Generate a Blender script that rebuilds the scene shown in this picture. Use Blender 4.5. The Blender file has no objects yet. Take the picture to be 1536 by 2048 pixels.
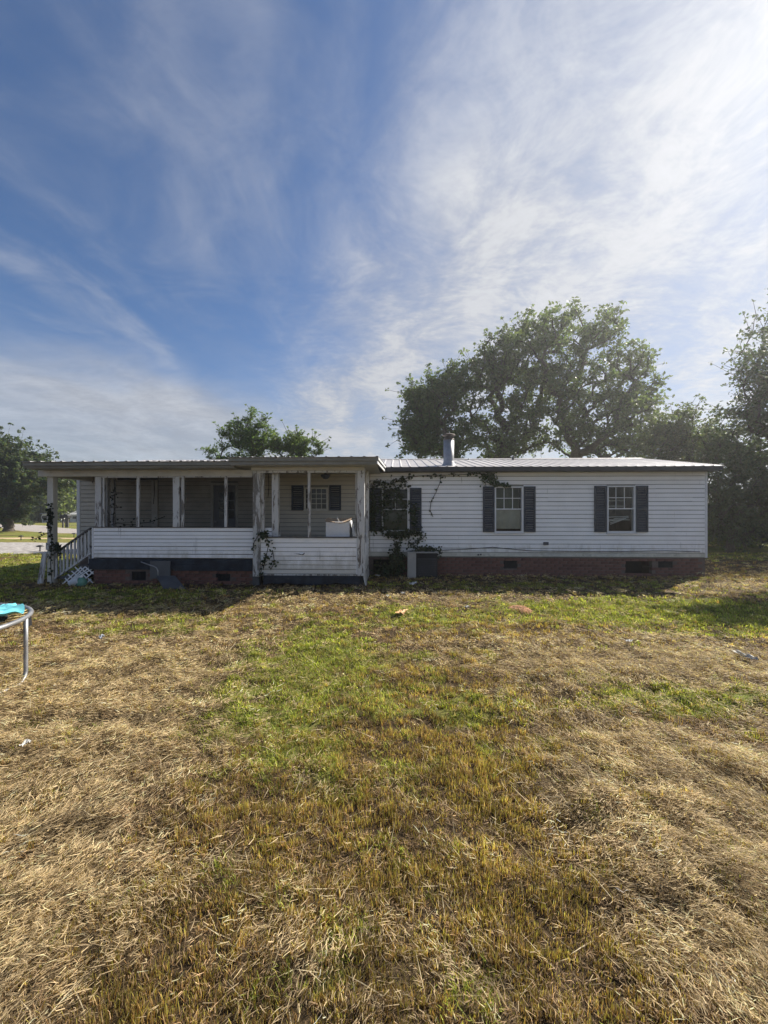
import bpy, math, random
import numpy as np
from mathutils import Vector
R = math.radians
rng = np.random.default_rng(7); random.seed(7)
scene = bpy.context.scene
COL = scene.collection

# ------------------------------------------------------------------ camera, sky, sun, exposure
CAMZ, F = 1.65, 770.0                 # eye height (m); focal length in pixels of the 1536x2048 photograph
cam_d = bpy.data.cameras.new('camera'); cam = bpy.data.objects.new('camera', cam_d); COL.objects.link(cam)
cam_d.sensor_fit = 'VERTICAL'; cam_d.sensor_height = 36; cam_d.sensor_width = 27
cam_d.lens = 36 * F / 2048; cam_d.clip_start = .05; cam_d.clip_end = 3000
cam.location = (0, 0, CAMZ); cam.rotation_euler = (R(90), 0, 0); scene.camera = cam

SUN_EL, SUN_AZ = R(40), R(54)         # azimuth from +Y towards +X
SDIR = Vector((math.sin(SUN_AZ)*math.cos(SUN_EL), math.cos(SUN_AZ)*math.cos(SUN_EL), math.sin(SUN_EL)))
sun_d = bpy.data.lights.new('sun', 'SUN'); sun = bpy.data.objects.new('sun', sun_d); COL.objects.link(sun)
sun_d.energy = 5.0; sun_d.angle = R(.6); sun_d.color = (1, .93, .82)
sun.rotation_euler = SDIR.to_track_quat('Z', 'Y').to_euler(); sun.location = SDIR*40

vs = scene.view_settings
vs.view_transform = 'Standard'; vs.look = 'None'; vs.exposure = .85; vs.gamma = 1; vs.use_curve_mapping = False

cy_ = scene.cycles; cy_.max_bounces = 5; cy_.diffuse_bounces = 3; cy_.glossy_bounces = 3; cy_.transmission_bounces = 3; cy_.transparent_max_bounces = 6; cy_.use_adaptive_sampling = True; cy_.adaptive_threshold = .02
world = bpy.data.worlds.new('World'); scene.world = world; world.use_nodes = True
WN = world.node_tree; WN.nodes.clear()
class NG:
    """small helper that writes node graphs"""
    def __init__(s, nt): s.nt = nt
    def n(s, t, **k):
        o = s.nt.nodes.new(t)
        for a, b in k.items(): setattr(o, a, b)
        return o
    def put(s, sock, v):
        if isinstance(v, bpy.types.NodeSocket): s.nt.links.new(v, sock)
        elif v is not None: sock.default_value = v
    def m(s, op, a, b=None, c=None, clamp=False):
        o = s.n('ShaderNodeMath', operation=op, use_clamp=clamp)
        for i, v in enumerate((a, b, c)): s.put(o.inputs[i], v)
        return o.outputs[0]
    def vm(s, op, a, b=None):
        o = s.n('ShaderNodeVectorMath', operation=op)
        for i, v in enumerate((a, b)): s.put(o.inputs[i], v)
        return o.outputs['Value'] if op in ('DOT_PRODUCT', 'LENGTH') else o.outputs[0]
    def smooth(s, x, a, b, lo=0., hi=1.):
        o = s.n('ShaderNodeMapRange', interpolation_type='SMOOTHSTEP')
        s.put(o.inputs[0], x); s.put(o.inputs[1], a); s.put(o.inputs[2], b); s.put(o.inputs[3], lo); s.put(o.inputs[4], hi)
        return o.outputs[0]
    def noise(s, vec, scale, detail=4, rough=.55, dist=0., out='Fac'):
        o = s.n('ShaderNodeTexNoise'); s.put(o.inputs['Vector'], vec)
        o.inputs['Scale'].default_value = scale; o.inputs['Detail'].default_value = detail
        o.inputs['Roughness'].default_value = rough; o.inputs['Distortion'].default_value = dist
        return o.outputs[out]
    def mapping(s, vec, scale=(1, 1, 1), rot=(0, 0, 0), loc=(0, 0, 0)):
        o = s.n('ShaderNodeMapping'); s.put(o.inputs[0], vec)
        o.inputs['Scale'].default_value = scale; o.inputs['Rotation'].default_value = rot; o.inputs['Location'].default_value = loc
        return o.outputs[0]
    def mix(s, f, a, b, mode='MIX'):
        o = s.n('ShaderNodeMix', data_type='RGBA', blend_type=mode)
        s.put(o.inputs[0], f); s.put(o.inputs[6], a if not isinstance(a, tuple) else (*a, 1)[:4]); s.put(o.inputs[7], b if not isinstance(b, tuple) else (*b, 1)[:4])
        return o.outputs[2]
g = NG(WN)
tc = g.n('ShaderNodeTexCoord'); d = tc.outputs['Generated']
sky = g.n('ShaderNodeTexSky', sky_type='NISHITA', sun_disc=False)
sky.sun_elevation = SUN_EL; sky.sun_rotation = SUN_AZ; sky.air_density = 1.0; sky.dust_density = .25; sky.ozone_density = 2.2
sx = g.n('ShaderNodeSeparateXYZ'); g.put(sx.inputs[0], d)
zc = g.m('ADD', g.m('MAXIMUM', sx.outputs[2], 0.), .1)
cx = g.m('DIVIDE', sx.outputs[0], zc); cy = g.m('DIVIDE', sx.outputs[1], zc)
cp = g.n('ShaderNodeCombineXYZ'); g.put(cp.inputs[0], cx); g.put(cp.inputs[1], cy); P = cp.outputs[0]   # flat cloud layer coordinates
band = g.m('ADD', g.m('MULTIPLY', cx, .85), g.m('MULTIPLY', cy, .52))                                   # across the front of the cirrus sheet
warp = g.vm('ADD', P, g.vm('SCALE', g.noise(P, .8, 3, .5, out='Color')))
warp.node.inputs[1].links[0].from_node.inputs['Scale'].default_value = .7
n1 = g.noise(warp, .9, 5, .55)
n2 = g.noise(g.mapping(warp, scale=(2.6, .9, 1), rot=(0, 0, R(-31))), 1.0, 5, .55, .3)      # fibres along the front
n3 = g.noise(warp, 3.2, 6, .62, .5)
n4 = g.noise(g.mapping(warp, scale=(1, 1.5, 1), rot=(0, 0, R(25))), 17, 3, .65)                # fine ripples
bb = g.m('ADD', band, g.m('ADD', g.m('MULTIPLY', g.m('SUBTRACT', n1, .5), .7), g.m('MULTIPLY', g.m('SUBTRACT', n3, .5), .35)))
sheet = g.smooth(bb, .34, 1.02)
tex = g.m('ADD', g.m('ADD', g.m('MULTIPLY', n2, .6), g.m('MULTIPLY', n3, .5)), g.m('MULTIPLY', g.m('SUBTRACT', n4, .5), .27))
texc = g.smooth(tex, .36, .8)
c1 = g.m('MULTIPLY', sheet, g.m('ADD', .5, g.m('MULTIPLY', texc, .6)))
wisp = g.m('MULTIPLY', g.smooth(g.m('ADD', g.m('MULTIPLY', n2, .65), g.m('MULTIPLY', n3, .4)), .44, .76), .36)
lowd = g.vm('LENGTH', P)
low = g.m('MULTIPLY', g.smooth(g.m('ADD', lowd, g.m('MULTIPLY', g.m('SUBTRACT', n1, .5), 2.2)), 1.75, 3.2), g.m('ADD', .4, g.m('MULTIPLY', n1, .6)))
cov = g.m('MAXIMUM', g.m('MAXIMUM', c1, wisp), low)
cov = g.m('MINIMUM', cov, .94)
dots = g.m('MAXIMUM', g.vm('DOT_PRODUCT', d, tuple(SDIR)), 0.)
glow = g.m('ADD', g.m('MULTIPLY', g.m('POWER', dots, 4.), .06), g.m('MULTIPLY', g.m('POWER', dots, 40.), .1))
SKY_K = .075
cl_v = g.m('DIVIDE', g.m('ADD', g.m('ADD', .245, g.m('MULTIPLY', texc, .12)), glow), SKY_K)
cc = g.n('ShaderNodeCombineColor'); g.put(cc.inputs[0], g.m('MULTIPLY', cl_v, .97)); g.put(cc.inputs[1], g.m('MULTIPLY', cl_v, .99)); g.put(cc.inputs[2], g.m('MULTIPLY', cl_v, 1.04))
skyc = g.mix(1., sky.outputs[0], (.54, .68, .84, 1), 'MULTIPLY')
skycol = g.mix(cov, skyc, cc.outputs[0])
bg = g.n('ShaderNodeBackground'); g.put(bg.inputs[0], skycol); bg.inputs[1].default_value = SKY_K
wo = g.n('ShaderNodeOutputWorld'); g.put(wo.inputs[0], bg.outputs[0])

# ------------------------------------------------------------------ mesh helpers
def tag(o, label=None, cat=None, group=None, kind=None):
    if label: o['label'] = label
    if cat: o['category'] = cat
    if group: o['group'] = group
    if kind: o['kind'] = kind
    return o
def empty(name, loc=(0, 0, 0), rz=0., parent=None):
    o = bpy.data.objects.new(name, None); COL.objects.link(o)
    o.location = loc; o.rotation_euler = (0, 0, rz); o.parent = parent; o.empty_display_size = .2
    return o
def link(name, me, mat, parent=None, loc=None):
    o = bpy.data.objects.new(name, me); COL.objects.link(o)
    if mat is not None and not me.materials: me.materials.append(mat)
    o.parent = parent
    if loc is not None: o.location = loc
    return o
class MB:
    def __init__(s): s.v = []; s.f = []; s.sm = []
    def add(s, V, Fs, smooth=False):
        b = len(s.v); s.v += [tuple(p) for p in V]
        for f in Fs: s.f.append(tuple(i+b for i in f)); s.sm.append(smooth)
        return s
    def box(s, x0, x1, y0, y1, z0, z1, bev=0.):
        if bev <= 0:
            V = [(x, y, z) for z in (z0, z1) for y in (y0, y1) for x in (x0, x1)]
            return s.add(V, [(0, 2, 3, 1), (4, 5, 7, 6), (0, 1, 5, 4), (2, 6, 7, 3), (0, 4, 6, 2), (1, 3, 7, 5)])
        b = min(bev, .45*min(x1-x0, y1-y0, z1-z0))
        V = []; idx = {}
        for ix in (0, 1):
            for iy in (0, 1):
                for iz in (0, 1):
                    for ax in range(3):
                        p = [(x0, x1)[ix], (y0, y1)[iy], (z0, z1)[iz]]
                        for a in range(3):
                            if a != ax: p[a] += b*(1 if (ix, iy, iz)[a] == 0 else -1)
                        idx[(ix, iy, iz, ax)] = len(V); V.append(p)
        Fs = []
        for ax in range(3):
            o = [a for a in range(3) if a != ax]
            for sgn in (0, 1):
                q = []
                for (a, c) in ((0, 0), (1, 0), (1, 1), (0, 1)):
                    k = [0, 0, 0]; k[ax] = sgn; k[o[0]] = a; k[o[1]] = c; q.append(idx[(*k, ax)])
                if (sgn == 0) ^ (ax == 1): q.reverse()
                Fs.append(q)
        for ax in range(3):
            o = [a for a in range(3) if a != ax]
            for a in (0, 1):
                for c in (0, 1):
                    k0 = [0, 0, 0]; k0[o[0]] = a; k0[o[1]] = c; k1 = list(k0); k1[ax] = 1
                    Fs.append([idx[(*k0, o[0])], idx[(*k1, o[0])], idx[(*k1, o[1])], idx[(*k0, o[1])]])
        for ix in (0, 1):
            for iy in (0, 1):
                for iz in (0, 1): Fs.append([idx[(ix, iy, iz, a)] for a in range(3)])
        return s.add(V, Fs)
    def bar(s, p, q, w, h, up=(0, 0, 1), bev=0.):
        p = Vector(p); q = Vector(q); d = (q-p); L = d.length; d.normalize(); u = Vector(up)
        sd = d.cross(u)
        if sd.length < 1e-4: sd = d.cross(Vector((1, 0, 0)))
        sd.normalize(); u = sd.cross(d)
        m = MB().box(0, L, -w/2, w/2, -h/2, h/2, bev)
        return s.add([p+d*a+sd*b+u*c for a, b, c in m.v], m.f)
    def tube(s, pts, r, n=8, cap=True):
        pts = [Vector(p) for p in pts]; k = len(pts)
        rr = r if hasattr(r, '__len__') else [r]*k
        V = []; ref = None
        for i, p in enumerate(pts):
            t = (pts[min(i+1, k-1)]-pts[max(i-1, 0)]).normalized()
            if ref is None: ref = t.orthogonal().normalized()
            ref = (ref-t*ref.dot(t))
            ref = ref.normalized() if ref.length > 1e-5 else t.orthogonal().normalized()
            b = t.cross(ref)
            for j in range(n):
                a = 2*math.pi*j/n; V.append(p+(ref*math.cos(a)+b*math.sin(a))*rr[i])
        Fs = [(i*n+j, i*n+(j+1) % n, (i+1)*n+(j+1) % n, (i+1)*n+j) for i in range(k-1) for j in range(n)]
        s.add(V, Fs, True)
        if cap:
            b = len(s.v)-len(V)
            s.f.append(tuple(b+j for j in reversed(range(n)))); s.sm.append(False)
            s.f.append(tuple(b+(k-1)*n+j for j in range(n))); s.sm.append(False)
        return s
    def lathe(s, prof, c=(0, 0, 0), n=20):
        k = len(prof)
        V = [(c[0]+r*math.cos(2*math.pi*j/n), c[1]+r*math.sin(2*math.pi*j/n), c[2]+z) for r, z in prof for j in range(n)]
        Fs = [(i*n+j, i*n+(j+1) % n, (i+1)*n+(j+1) % n, (i+1)*n+j) for i in range(k-1) for j in range(n)]
        return s.add(V, Fs, True)
    def prism(s, poly, a0, a1, axis=0):
        """poly: 2D outline in the two other axes, extruded along axis"""
        k = len(poly)
        def pt(a, q):
            p = list(q); p.insert(axis, a); return p
        V = [pt(a0, q) for q in poly]+[pt(a1, q) for q in poly]
        return s.add(V, [tuple(reversed(range(k))), tuple(range(k, 2*k))]+[(i, (i+1) % k, k+(i+1) % k, k+i) for i in range(k)])
    def mesh(s, name):
        me = bpy.data.meshes.new(name); me.from_pydata([tuple(v) for v in s.v], [], s.f)
        me.polygons.foreach_set('use_smooth', s.sm); me.update(); return me
    def build(s, name, mat, parent=None, loc=None): return link(name, s.mesh(name), mat, parent, loc)
def np_mesh(name, V, Fq, col=None, smooth=False):
    V = np.asarray(V, np.float32); Fq = np.asarray(Fq, np.int32); k = Fq.shape[1]; n = len(Fq)
    me = bpy.data.meshes.new(name); me.vertices.add(len(V)); me.vertices.foreach_set('co', V.ravel())
    me.loops.add(n*k); me.loops.foreach_set('vertex_index', Fq.ravel())
    me.polygons.add(n); me.polygons.foreach_set('loop_start', np.arange(0, n*k, k, dtype=np.int32))
    if smooth: me.polygons.foreach_set('use_smooth', np.ones(n, bool))
    if col is not None:
        a = me.color_attributes.new('Col', 'FLOAT_COLOR', 'POINT'); c = np.ones((len(V), 4), np.float32); c[:, :3] = col
        a.data.foreach_set('color', c.ravel())
    me.update(calc_edges=True); me.validate(); return me
_w = rng.normal(size=(5, 10, 2)); _w /= np.linalg.norm(_w, axis=2, keepdims=True); _ph = rng.uniform(0, 6.28, (5, 10)); _fr = rng.uniform(.6, 1.6, (5, 10))
def wob(x, y, wl=1., k=0, octv=3):
    """smooth pseudo random field, about -1..1"""
    t = 0; a = 1.
    for o in range(octv):
        kk = (k+o) % 5; s = 0
        for j in range(10):
            w = _w[kk, j]*_fr[kk, j]*2*math.pi/wl*(1.9**o); s = s+np.sin(x*w[0]+y*w[1]+_ph[kk, j]+o*1.7)
        t = t+a*s/3.2; a *= .55
    return t/1.6

# ------------------------------------------------------------------ materials
def new_mat(name):
    m = bpy.data.materials.new(name); m.use_nodes = True; nt = m.node_tree; nt.nodes.clear()
    gg = NG(nt); out = gg.n('ShaderNodeOutputMaterial'); return m, gg, out
def pmat(name, base, rough=.6, metal=0., spec=.4, var=.12, vscale=3., bump=0., bscale=40., dirt=None, dirt_t=(.52, .75), dirt_s=2., dirt_map=(1, 1, 1), streak=None, splash=None):
    """principled material: base colour with soft variation, an optional stain colour with its own shape, fine relief"""
    m, gg, out = new_mat(name); tcn = gg.n('ShaderNodeTexCoord'); ob = tcn.outputs['Object']
    b = gg.n('ShaderNodeBsdfPrincipled')
    n = gg.noise(ob, vscale, 5, .6)
    c = gg.mix(gg.smooth(n, .3, .7), tuple(x*(1-var) for x in base), tuple(min(1, x*(1+var)) for x in base))
    if streak is not None:
        sn = gg.noise(gg.mapping(ob, (6, 1, .55)), 1.6, 4, .55); pn = gg.noise(ob, 1.1, 3); c = gg.mix(gg.m('MULTIPLY', gg.m('MULTIPLY', gg.smooth(sn, .63, .74), gg.smooth(pn, .45, .6)), .75), c, tuple(streak))
    if splash is not None:
        sp_ = gg.n('ShaderNodeSeparateXYZ'); gg.put(sp_.inputs[0], ob); zz_ = gg.m('ADD', sp_.outputs[2], gg.m('MULTIPLY', gg.m('SUBTRACT', gg.noise(gg.mapping(ob, (2.5, 1, 1)), 2.4, 6, .65), .5), 1.1)); c = gg.mix(gg.smooth(zz_, .85, .3, 0., .6), c, tuple(splash))
    if dirt is not None:
        dn = gg.noise(gg.mapping(ob, dirt_map), dirt_s, 7, .68)
        c = gg.mix(gg.smooth(dn, *dirt_t), c, tuple(dirt))
    gg.put(b.inputs['Base Color'], c); b.inputs['Roughness'].default_value = rough; b.inputs['Metallic'].default_value = metal
    b.inputs['Specular IOR Level'].default_value = spec
    if bump:
        bn = gg.n('ShaderNodeBump'); bn.inputs['Strength'].default_value = bump; bn.inputs['Distance'].default_value = .02
        gg.put(bn.inputs['Height'], gg.noise(ob, bscale, 6, .6)); gg.put(b.inputs['Normal'], bn.outputs[0])
    gg.put(out.inputs[0], b.outputs[0]); return m
def leafmat(name, tr=.35, sat=1., rough=.5, gloss=.25):
    m, gg, out = new_mat(name); a = gg.n('ShaderNodeAttribute', attribute_name='Col')
    b = gg.n('ShaderNodeBsdfPrincipled'); gg.put(b.inputs['Base Color'], a.outputs[0]); b.inputs['Roughness'].default_value = rough
    b.inputs['Specular IOR Level'].default_value = gloss
    t = gg.n('ShaderNodeBsdfTranslucent'); gg.put(t.inputs[0], gg.mix(1., a.outputs[0], (1.25, 1.3, .7), 'MULTIPLY'))
    x = gg.n('ShaderNodeMixShader'); x.inputs[0].default_value = tr; gg.put(x.inputs[1], b.outputs[0]); gg.put(x.inputs[2], t.outputs[0])
    gg.put(out.inputs[0], x.outputs[0]); return m
M = {}
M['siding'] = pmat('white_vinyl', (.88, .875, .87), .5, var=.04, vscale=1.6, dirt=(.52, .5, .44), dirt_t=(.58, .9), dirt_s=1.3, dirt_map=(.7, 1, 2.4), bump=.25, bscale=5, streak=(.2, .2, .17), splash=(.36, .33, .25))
M['groove'] = pmat('grimy_shaded_backing', (.22, .22, .2), .9)  # dark grey carries the shadow between laps as well as grime
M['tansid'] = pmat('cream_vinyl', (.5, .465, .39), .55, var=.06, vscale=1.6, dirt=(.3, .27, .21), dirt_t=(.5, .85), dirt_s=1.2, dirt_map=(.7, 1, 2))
M['starter'] = pmat('dirty_vinyl', (.55, .54, .47), .6, var=.12, vscale=3, dirt=(.3, .29, .22), dirt_t=(.5, .75), dirt_s=5)
M['trim'] = pmat('white_trim', (.7, .71, .72), .5, var=.06, dirt=(.36, .34, .3), dirt_t=(.6, .8), dirt_s=4)
def peel(name, paint, wood, t0, t1, sc=7.):
    m, gg, out = new_mat(name); ob = gg.n('ShaderNodeTexCoord').outputs['Object']; b = gg.n('ShaderNodeBsdfPrincipled')
    n = gg.noise(gg.mapping(ob, (1.6, 1.6, .35)), sc, 8, .7, .6); k = gg.smooth(n, t0, t1)
    gr = gg.noise(gg.mapping(ob, (30, 30, 1.5)), 3, 4); w = gg.mix(gr, tuple(x*.55 for x in wood), tuple(x*1.3 for x in wood))
    p = gg.mix(gg.noise(ob, 5, 4), tuple(x*.82 for x in paint), paint)
    gg.put(b.inputs['Base Color'], gg.mix(k, p, w)); b.inputs['Roughness'].default_value = .75; b.inputs['Specular IOR Level'].default_value = .25
    bn = gg.n('ShaderNodeBump'); bn.inputs['Strength'].default_value = .5; bn.inputs['Distance'].default_value = .004; bn.invert = True
    gg.put(bn.inputs['Height'], k); gg.put(b.inputs['Normal'], bn.outputs[0]); gg.put(out.inputs[0], b.outputs[0]); return m
M['peel'] = peel('peeling_white_paint', (.62, .62, .61), (.16, .14, .125), .52, .6)
M['peel2'] = peel('half_bare_white_paint', (.58, .58, .56), (.2, .185, .165), .47, .56, 6)
M['cream'] = pmat('cream_paint', (.55, .53, .47), .6, var=.1, dirt=(.3, .28, .24), dirt_t=(.58, .8), dirt_s=2.5, dirt_map=(1, 1, .6))
M['blue'] = pmat('worn_blue_paint', (.02, .026, .037), .8, var=.4, vscale=5, dirt=(.1, .1, .095), dirt_t=(.6, .74), dirt_s=4, dirt_map=(1, 1, 5), bump=.5, bscale=12)
M['deck'] = pmat('dark_deck_wood', (.09, .085, .08), .8, var=.3, vscale=6, bump=.3)
M['brick'] = pmat('red_brick', (.16, .075, .058), .9, var=.3, vscale=9, bump=.5, bscale=90, dirt=(.1, .06, .05), dirt_t=(.5, .8), dirt_s=6)
M['brick2'] = pmat('dark_red_brick', (.12, .055, .045), .9, var=.3, vscale=9, bump=.5, bscale=90)
M['mortar'] = pmat('mortar', (.13, .1, .085), .95, var=.2, vscale=8, bump=.4)
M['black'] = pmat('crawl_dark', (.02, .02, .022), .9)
M['shutter'] = pmat('navy_shutter', (.035, .044, .06), .55, var=.25, vscale=5, dirt=(.09, .09, .09), dirt_t=(.55, .85), dirt_s=6, dirt_map=(1, 1, 3))
M['roof'] = pmat('galvanised_roof', (.5, .485, .49), .45, metal=.25, var=.1, vscale=1.2, dirt=(.3, .28, .27), dirt_t=(.55, .8), dirt_s=1.5, dirt_map=(4, .5, 1))
M['fascia'] = pmat('dark_fascia', (.05, .052, .058), .6, var=.25)
M['fascia2'] = pmat('weathered_fascia', (.235, .228, .195), .65, var=.12, dirt=(.13, .122, .1), dirt_t=(.5, .8), dirt_s=2, dirt_map=(.5, 1, 4))
M['ceil'] = pmat('porch_ceiling', (.4, .4, .38), .7, var=.1)
M['steel'] = pmat('galvanised_steel', (.32, .325, .34), .48, metal=.6, var=.2, vscale=6, dirt=(.3, .22, .17), dirt_t=(.62, .8), dirt_s=8)
M['rust'] = pmat('rusty_steel', (.15, .125, .11), .6, metal=.4, var=.3, vscale=10)
M['door'] = pmat('grey_door', (.2, .21, .23), .55, var=.1)
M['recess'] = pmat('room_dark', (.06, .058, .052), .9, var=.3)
M['blind'] = pmat('pale_blind', (.5, .49, .43), .7, var=.12, vscale=4)
M['greenshade'] = pmat('green_shade', (.09, .115, .075), .8, var=.2)
M['cable'] = pmat('black_cable', (.02, .02, .022), .5)
M['grey'] = pmat('grey_metal', (.085, .09, .098), .5, metal=.2, var=.2)
M['acwhite'] = pmat('old_white_enamel', (.36, .35, .33), .5, var=.1, dirt=(.25, .2, .15), dirt_t=(.55, .75), dirt_s=5)
M['bark'] = pmat('bark', (.085, .07, .056), .95, var=.35, vscale=14, bump=.7, bscale=30)
M['vine'] = pmat('vine_stem', (.06, .05, .035), .9, var=.3, vscale=20)
M['leaf'] = leafmat('tree_leaf', .5); M['ivy'] = leafmat('ivy_leaf', .25); M['grass'] = leafmat('grass_blade', .42, rough=.6, gloss=.2)
def glassmat():
    m, gg, out = new_mat('window_glass'); b = gg.n('ShaderNodeBsdfGlossy'); b.inputs['Roughness'].default_value = .03
    t = gg.n('ShaderNodeBsdfTransparent'); t.inputs[0].default_value = (.75, .78, .76, 1)
    x = gg.n('ShaderNodeMixShader'); lw = gg.n('ShaderNodeFresnel'); lw.inputs[0].default_value = 1.5
    gg.put(x.inputs[0], gg.m('ADD', gg.m('MULTIPLY', lw.outputs[0], .55), .012)); gg.put(x.inputs[1], t.outputs[0]); gg.put(x.inputs[2], b.outputs[0])
    gg.put(out.inputs[0], x.outputs[0]); return m
M['glass'] = glassmat()

# ------------------------------------------------------------------ terrain
def zone(x, y):
    """what grows where on the lawn: green share, hay share, stubble share (0..1)"""
    def el(cx_, cy_, rx, ry, rot=0.):
        c, s = math.cos(rot), math.sin(rot); dx, dy = x-cx_, y-cy_
        u, v = (dx*c+dy*s)/rx, (-dx*s+dy*c)/ry
        return np.clip(1.35-np.sqrt(u*u+v*v), 0, 1)
    n = wob(x, y, 1.3, 0)*.34; n2_ = wob(x, y, .45, 2)*.22; n3_ = wob(x, y, 4., 1)*.25
    gr = np.maximum.reduce([el(-.75, 4.1, 1.0, 1.8), el(-.5, 3.0, .7, .7)*.7, el(4.9, 6.4, 3.3, 1.15, -.04)*1.4, el(2.75, 3.35, 1.3, .55)*.62, el(.2, 3.4, 1.2, 1.3)*.55,
                            el(.9, 6.1, 2.2, .9)*.7, el(9.5, 6.2, 4, 1.6), el(-11, 11.5, 4.5, 2.6)*1.4, np.clip((y-12.5)*.5, 0, 1)*1.0, el(-3.2, 5.6, 1.6, .7)*.6, el(-5.5, 7.6, 3.5, 1.)*.75, el(3.5, 8.6, 5, .8)*.55])
    gr = np.clip((gr+n*.9+n2_*1.6-.27)*1.25, 0, 1)
    st = np.clip(el(-.1, 1.8, 1.0, 1.35)*1.6+el(.35, 3.2, 1.1, 1.2)*.8+el(1.6, 5.4, 1.4, .9)*.6+n*.6+n2_, 0, 1)
    hay = np.clip(np.maximum.reduce([el(-2.7, 3.4, 1.9, 2.3), el(2.6, 4.2, 2.3, 1.2, -.35)*1.1, el(1.85, 1.9, .95, 1.3)*1.1, el(-1.75, 1.7, .75, 1.1)*1.05, el(0, 7.4, 7, .8)*.6, el(7.4, 8.6, 1.1, .6)*1.2, el(-4.5, 6.2, 3, 1.)*.5])+n+n3_*.4-.08, 0, 1)
    return gr, hay, st
def height(x, y):
    near = np.exp(-(np.maximum(np.hypot(x, y)-9, 0)/6)**2)
    gr, hay, st = zone(x, y)
    h = (wob(x, y, 1.1, 3)*.02+wob(x, y, .33, 4)*.019*(0.35+hay)+np.clip(wob(x, y, .19, 0), -.2, 1)*.016*(.3+hay))*near
    h = h+hay*.02*near*(1+wob(x, y, .6, 1))
    pad = np.clip((y-9.2)*2, 0, 1)*np.clip(1-(y-17)*.5, 0, 1)
    return h*(1-.7*pad)-.012
def sinh_axis(lo, hi, fine, n):
    t = np.linspace(-1, 1, n); a = np.sinh(t*fine)/math.sinh(fine); return np.where(a < 0, -a*lo, a*hi)
gx = sinh_axis(-900, 900, 6.2, 251); gy = np.concatenate([np.linspace(-60, -1, 14), np.linspace(-.8, 12, 180), 12+np.cumsum(.12*1.062**np.arange(100))])
gy = gy[gy < 1500]
XX, YY = np.meshgrid(gx, gy); ZZ = height(XX, YY); ny, nx = XX.shape
gr_, hay_, st_ = zone(XX, YY)
idx = np.arange(nx*ny).reshape(ny, nx); FQ = np.stack([idx[:-1, :-1], idx[:-1, 1:], idx[1:, 1:], idx[1:, :-1]], -1).reshape(-1, 4)
me = np_mesh('ground', np.stack([XX, YY, ZZ], -1).reshape(-1, 3), FQ, np.stack([gr_, hay_, st_], -1).reshape(-1, 3), True)
def groundmat():
    m, gg, out = new_mat('lawn_soil_and_thatch'); ob = gg.n('ShaderNodeTexCoord').outputs['Object']; b = gg.n('ShaderNodeBsdfPrincipled')
    a = gg.n('ShaderNodeAttribute', attribute_name='Col'); sp = gg.n('ShaderNodeSeparateColor'); gg.put(sp.inputs[0], a.outputs[0])
    fine = gg.noise(ob, 34, 8, .7); mid = gg.noise(ob, 5, 6, .6); big = gg.noise(ob, .35, 4)
    soil = gg.mix(gg.smooth(fine, .3, .7), (.03, .021, .012), (.11, .077, .043))
    hay = gg.mix(gg.smooth(fine, .35, .75), (.06, .043, .024), (.3, .22, .125))
    grn = gg.mix(gg.smooth(fine, .3, .7), (.075, .09, .02), (.22, .25, .055))
    grn = gg.mix(gg.smooth(big, .4, .65), grn, gg.mix(fine, (.12, .11, .03), (.28, .23, .08)))
    c = gg.mix(gg.m('MULTIPLY', sp.outputs[1], .8), soil, hay); c = gg.mix(gg.smooth(gg.m('ADD', sp.outputs[0], gg.m('MULTIPLY', gg.m('SUBTRACT', mid, .5), .5)), .25, .8), c, grn)
    gg.put(b.inputs['Base Color'], c); b.inputs['Roughness'].default_value = 1; b.inputs['Specular IOR Level'].default_value = .1
    bn = gg.n('ShaderNodeBump'); bn.inputs['Strength'].default_value = .8; bn.inputs['Distance'].default_value = .03
    gg.put(bn.inputs['Height'], fine); gg.put(b.inputs['Normal'], bn.outputs[0]); gg.put(out.inputs[0], b.outputs[0]); return m
ground = tag(link('ground', me, groundmat()), kind='structure')

def ribbon(name, path, w, z, mat, jag=.0):
    P_ = [Vector((*p, 0)) for p in path]; pts = []
    for i in range(len(P_)-1):
        for k in range(14): pts.append(P_[i].lerp(P_[i+1], k/14))
    pts.append(P_[-1])
    for _ in range(6): pts = [pts[0]]+[(pts[i-1]+pts[i]*2+pts[i+1])/4 for i in range(1, len(pts)-1)]+[pts[-1]]
    V = []; Fs = []; m_ = 4
    for i, p in enumerate(pts):
        t = (pts[min(i+1, len(pts)-1)]-pts[max(i-1, 0)]).normalized(); s_ = Vector((-t.y, t.x, 0))
        for j in range(m_+1):
            o = (j/m_-.5)*w+(random.uniform(-jag, jag) if j in (0, m_) else 0); q = p+s_*o
            V.append((q.x, q.y, z-(.03 if j in (0, m_) else 0)))
    for i in range(len(pts)-1):
        for j in range(m_): a = i*(m_+1)+j; Fs.append((a, a+m_+1, a+m_+2, a+1))
    return tag(MB().add(V, Fs, True).build(name, mat), kind='structure')
M['gravel'] = pmat('gravel', (.33, .31, .29), .95, var=.45, vscale=5, bump=1., bscale=9, dirt=(.2, .18, .15), dirt_t=(.5, .7), dirt_s=3)
M['asphalt'] = pmat('pale_asphalt', (.33, .3, .275), .9, var=.1, vscale=3, bump=.3)
M['sand'] = pmat('bare_sand', (.5, .37, .22), .95, var=.2, vscale=2, bump=.4)
ribbon('gravel_driveway', [(-60, 19.5), (-30, 18.8), (-20, 18.4), (-9, 17.6), (4, 17.2)], 5.2, .02, M['gravel'], .35)
ribbon('road', [(-120, 92), (-60, 57), (-43, 45.5), (-33, 37), (-25, 32), (-14, 30), (30, 33), (90, 42)], 4.2, .025, M['asphalt'], .1)
ribbon('sand_strip', [(-40, 25.2), (-30, 24.6), (-22, 24.2), (-18.5, 24)], .8, .018, M['sand'], .25)

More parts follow.
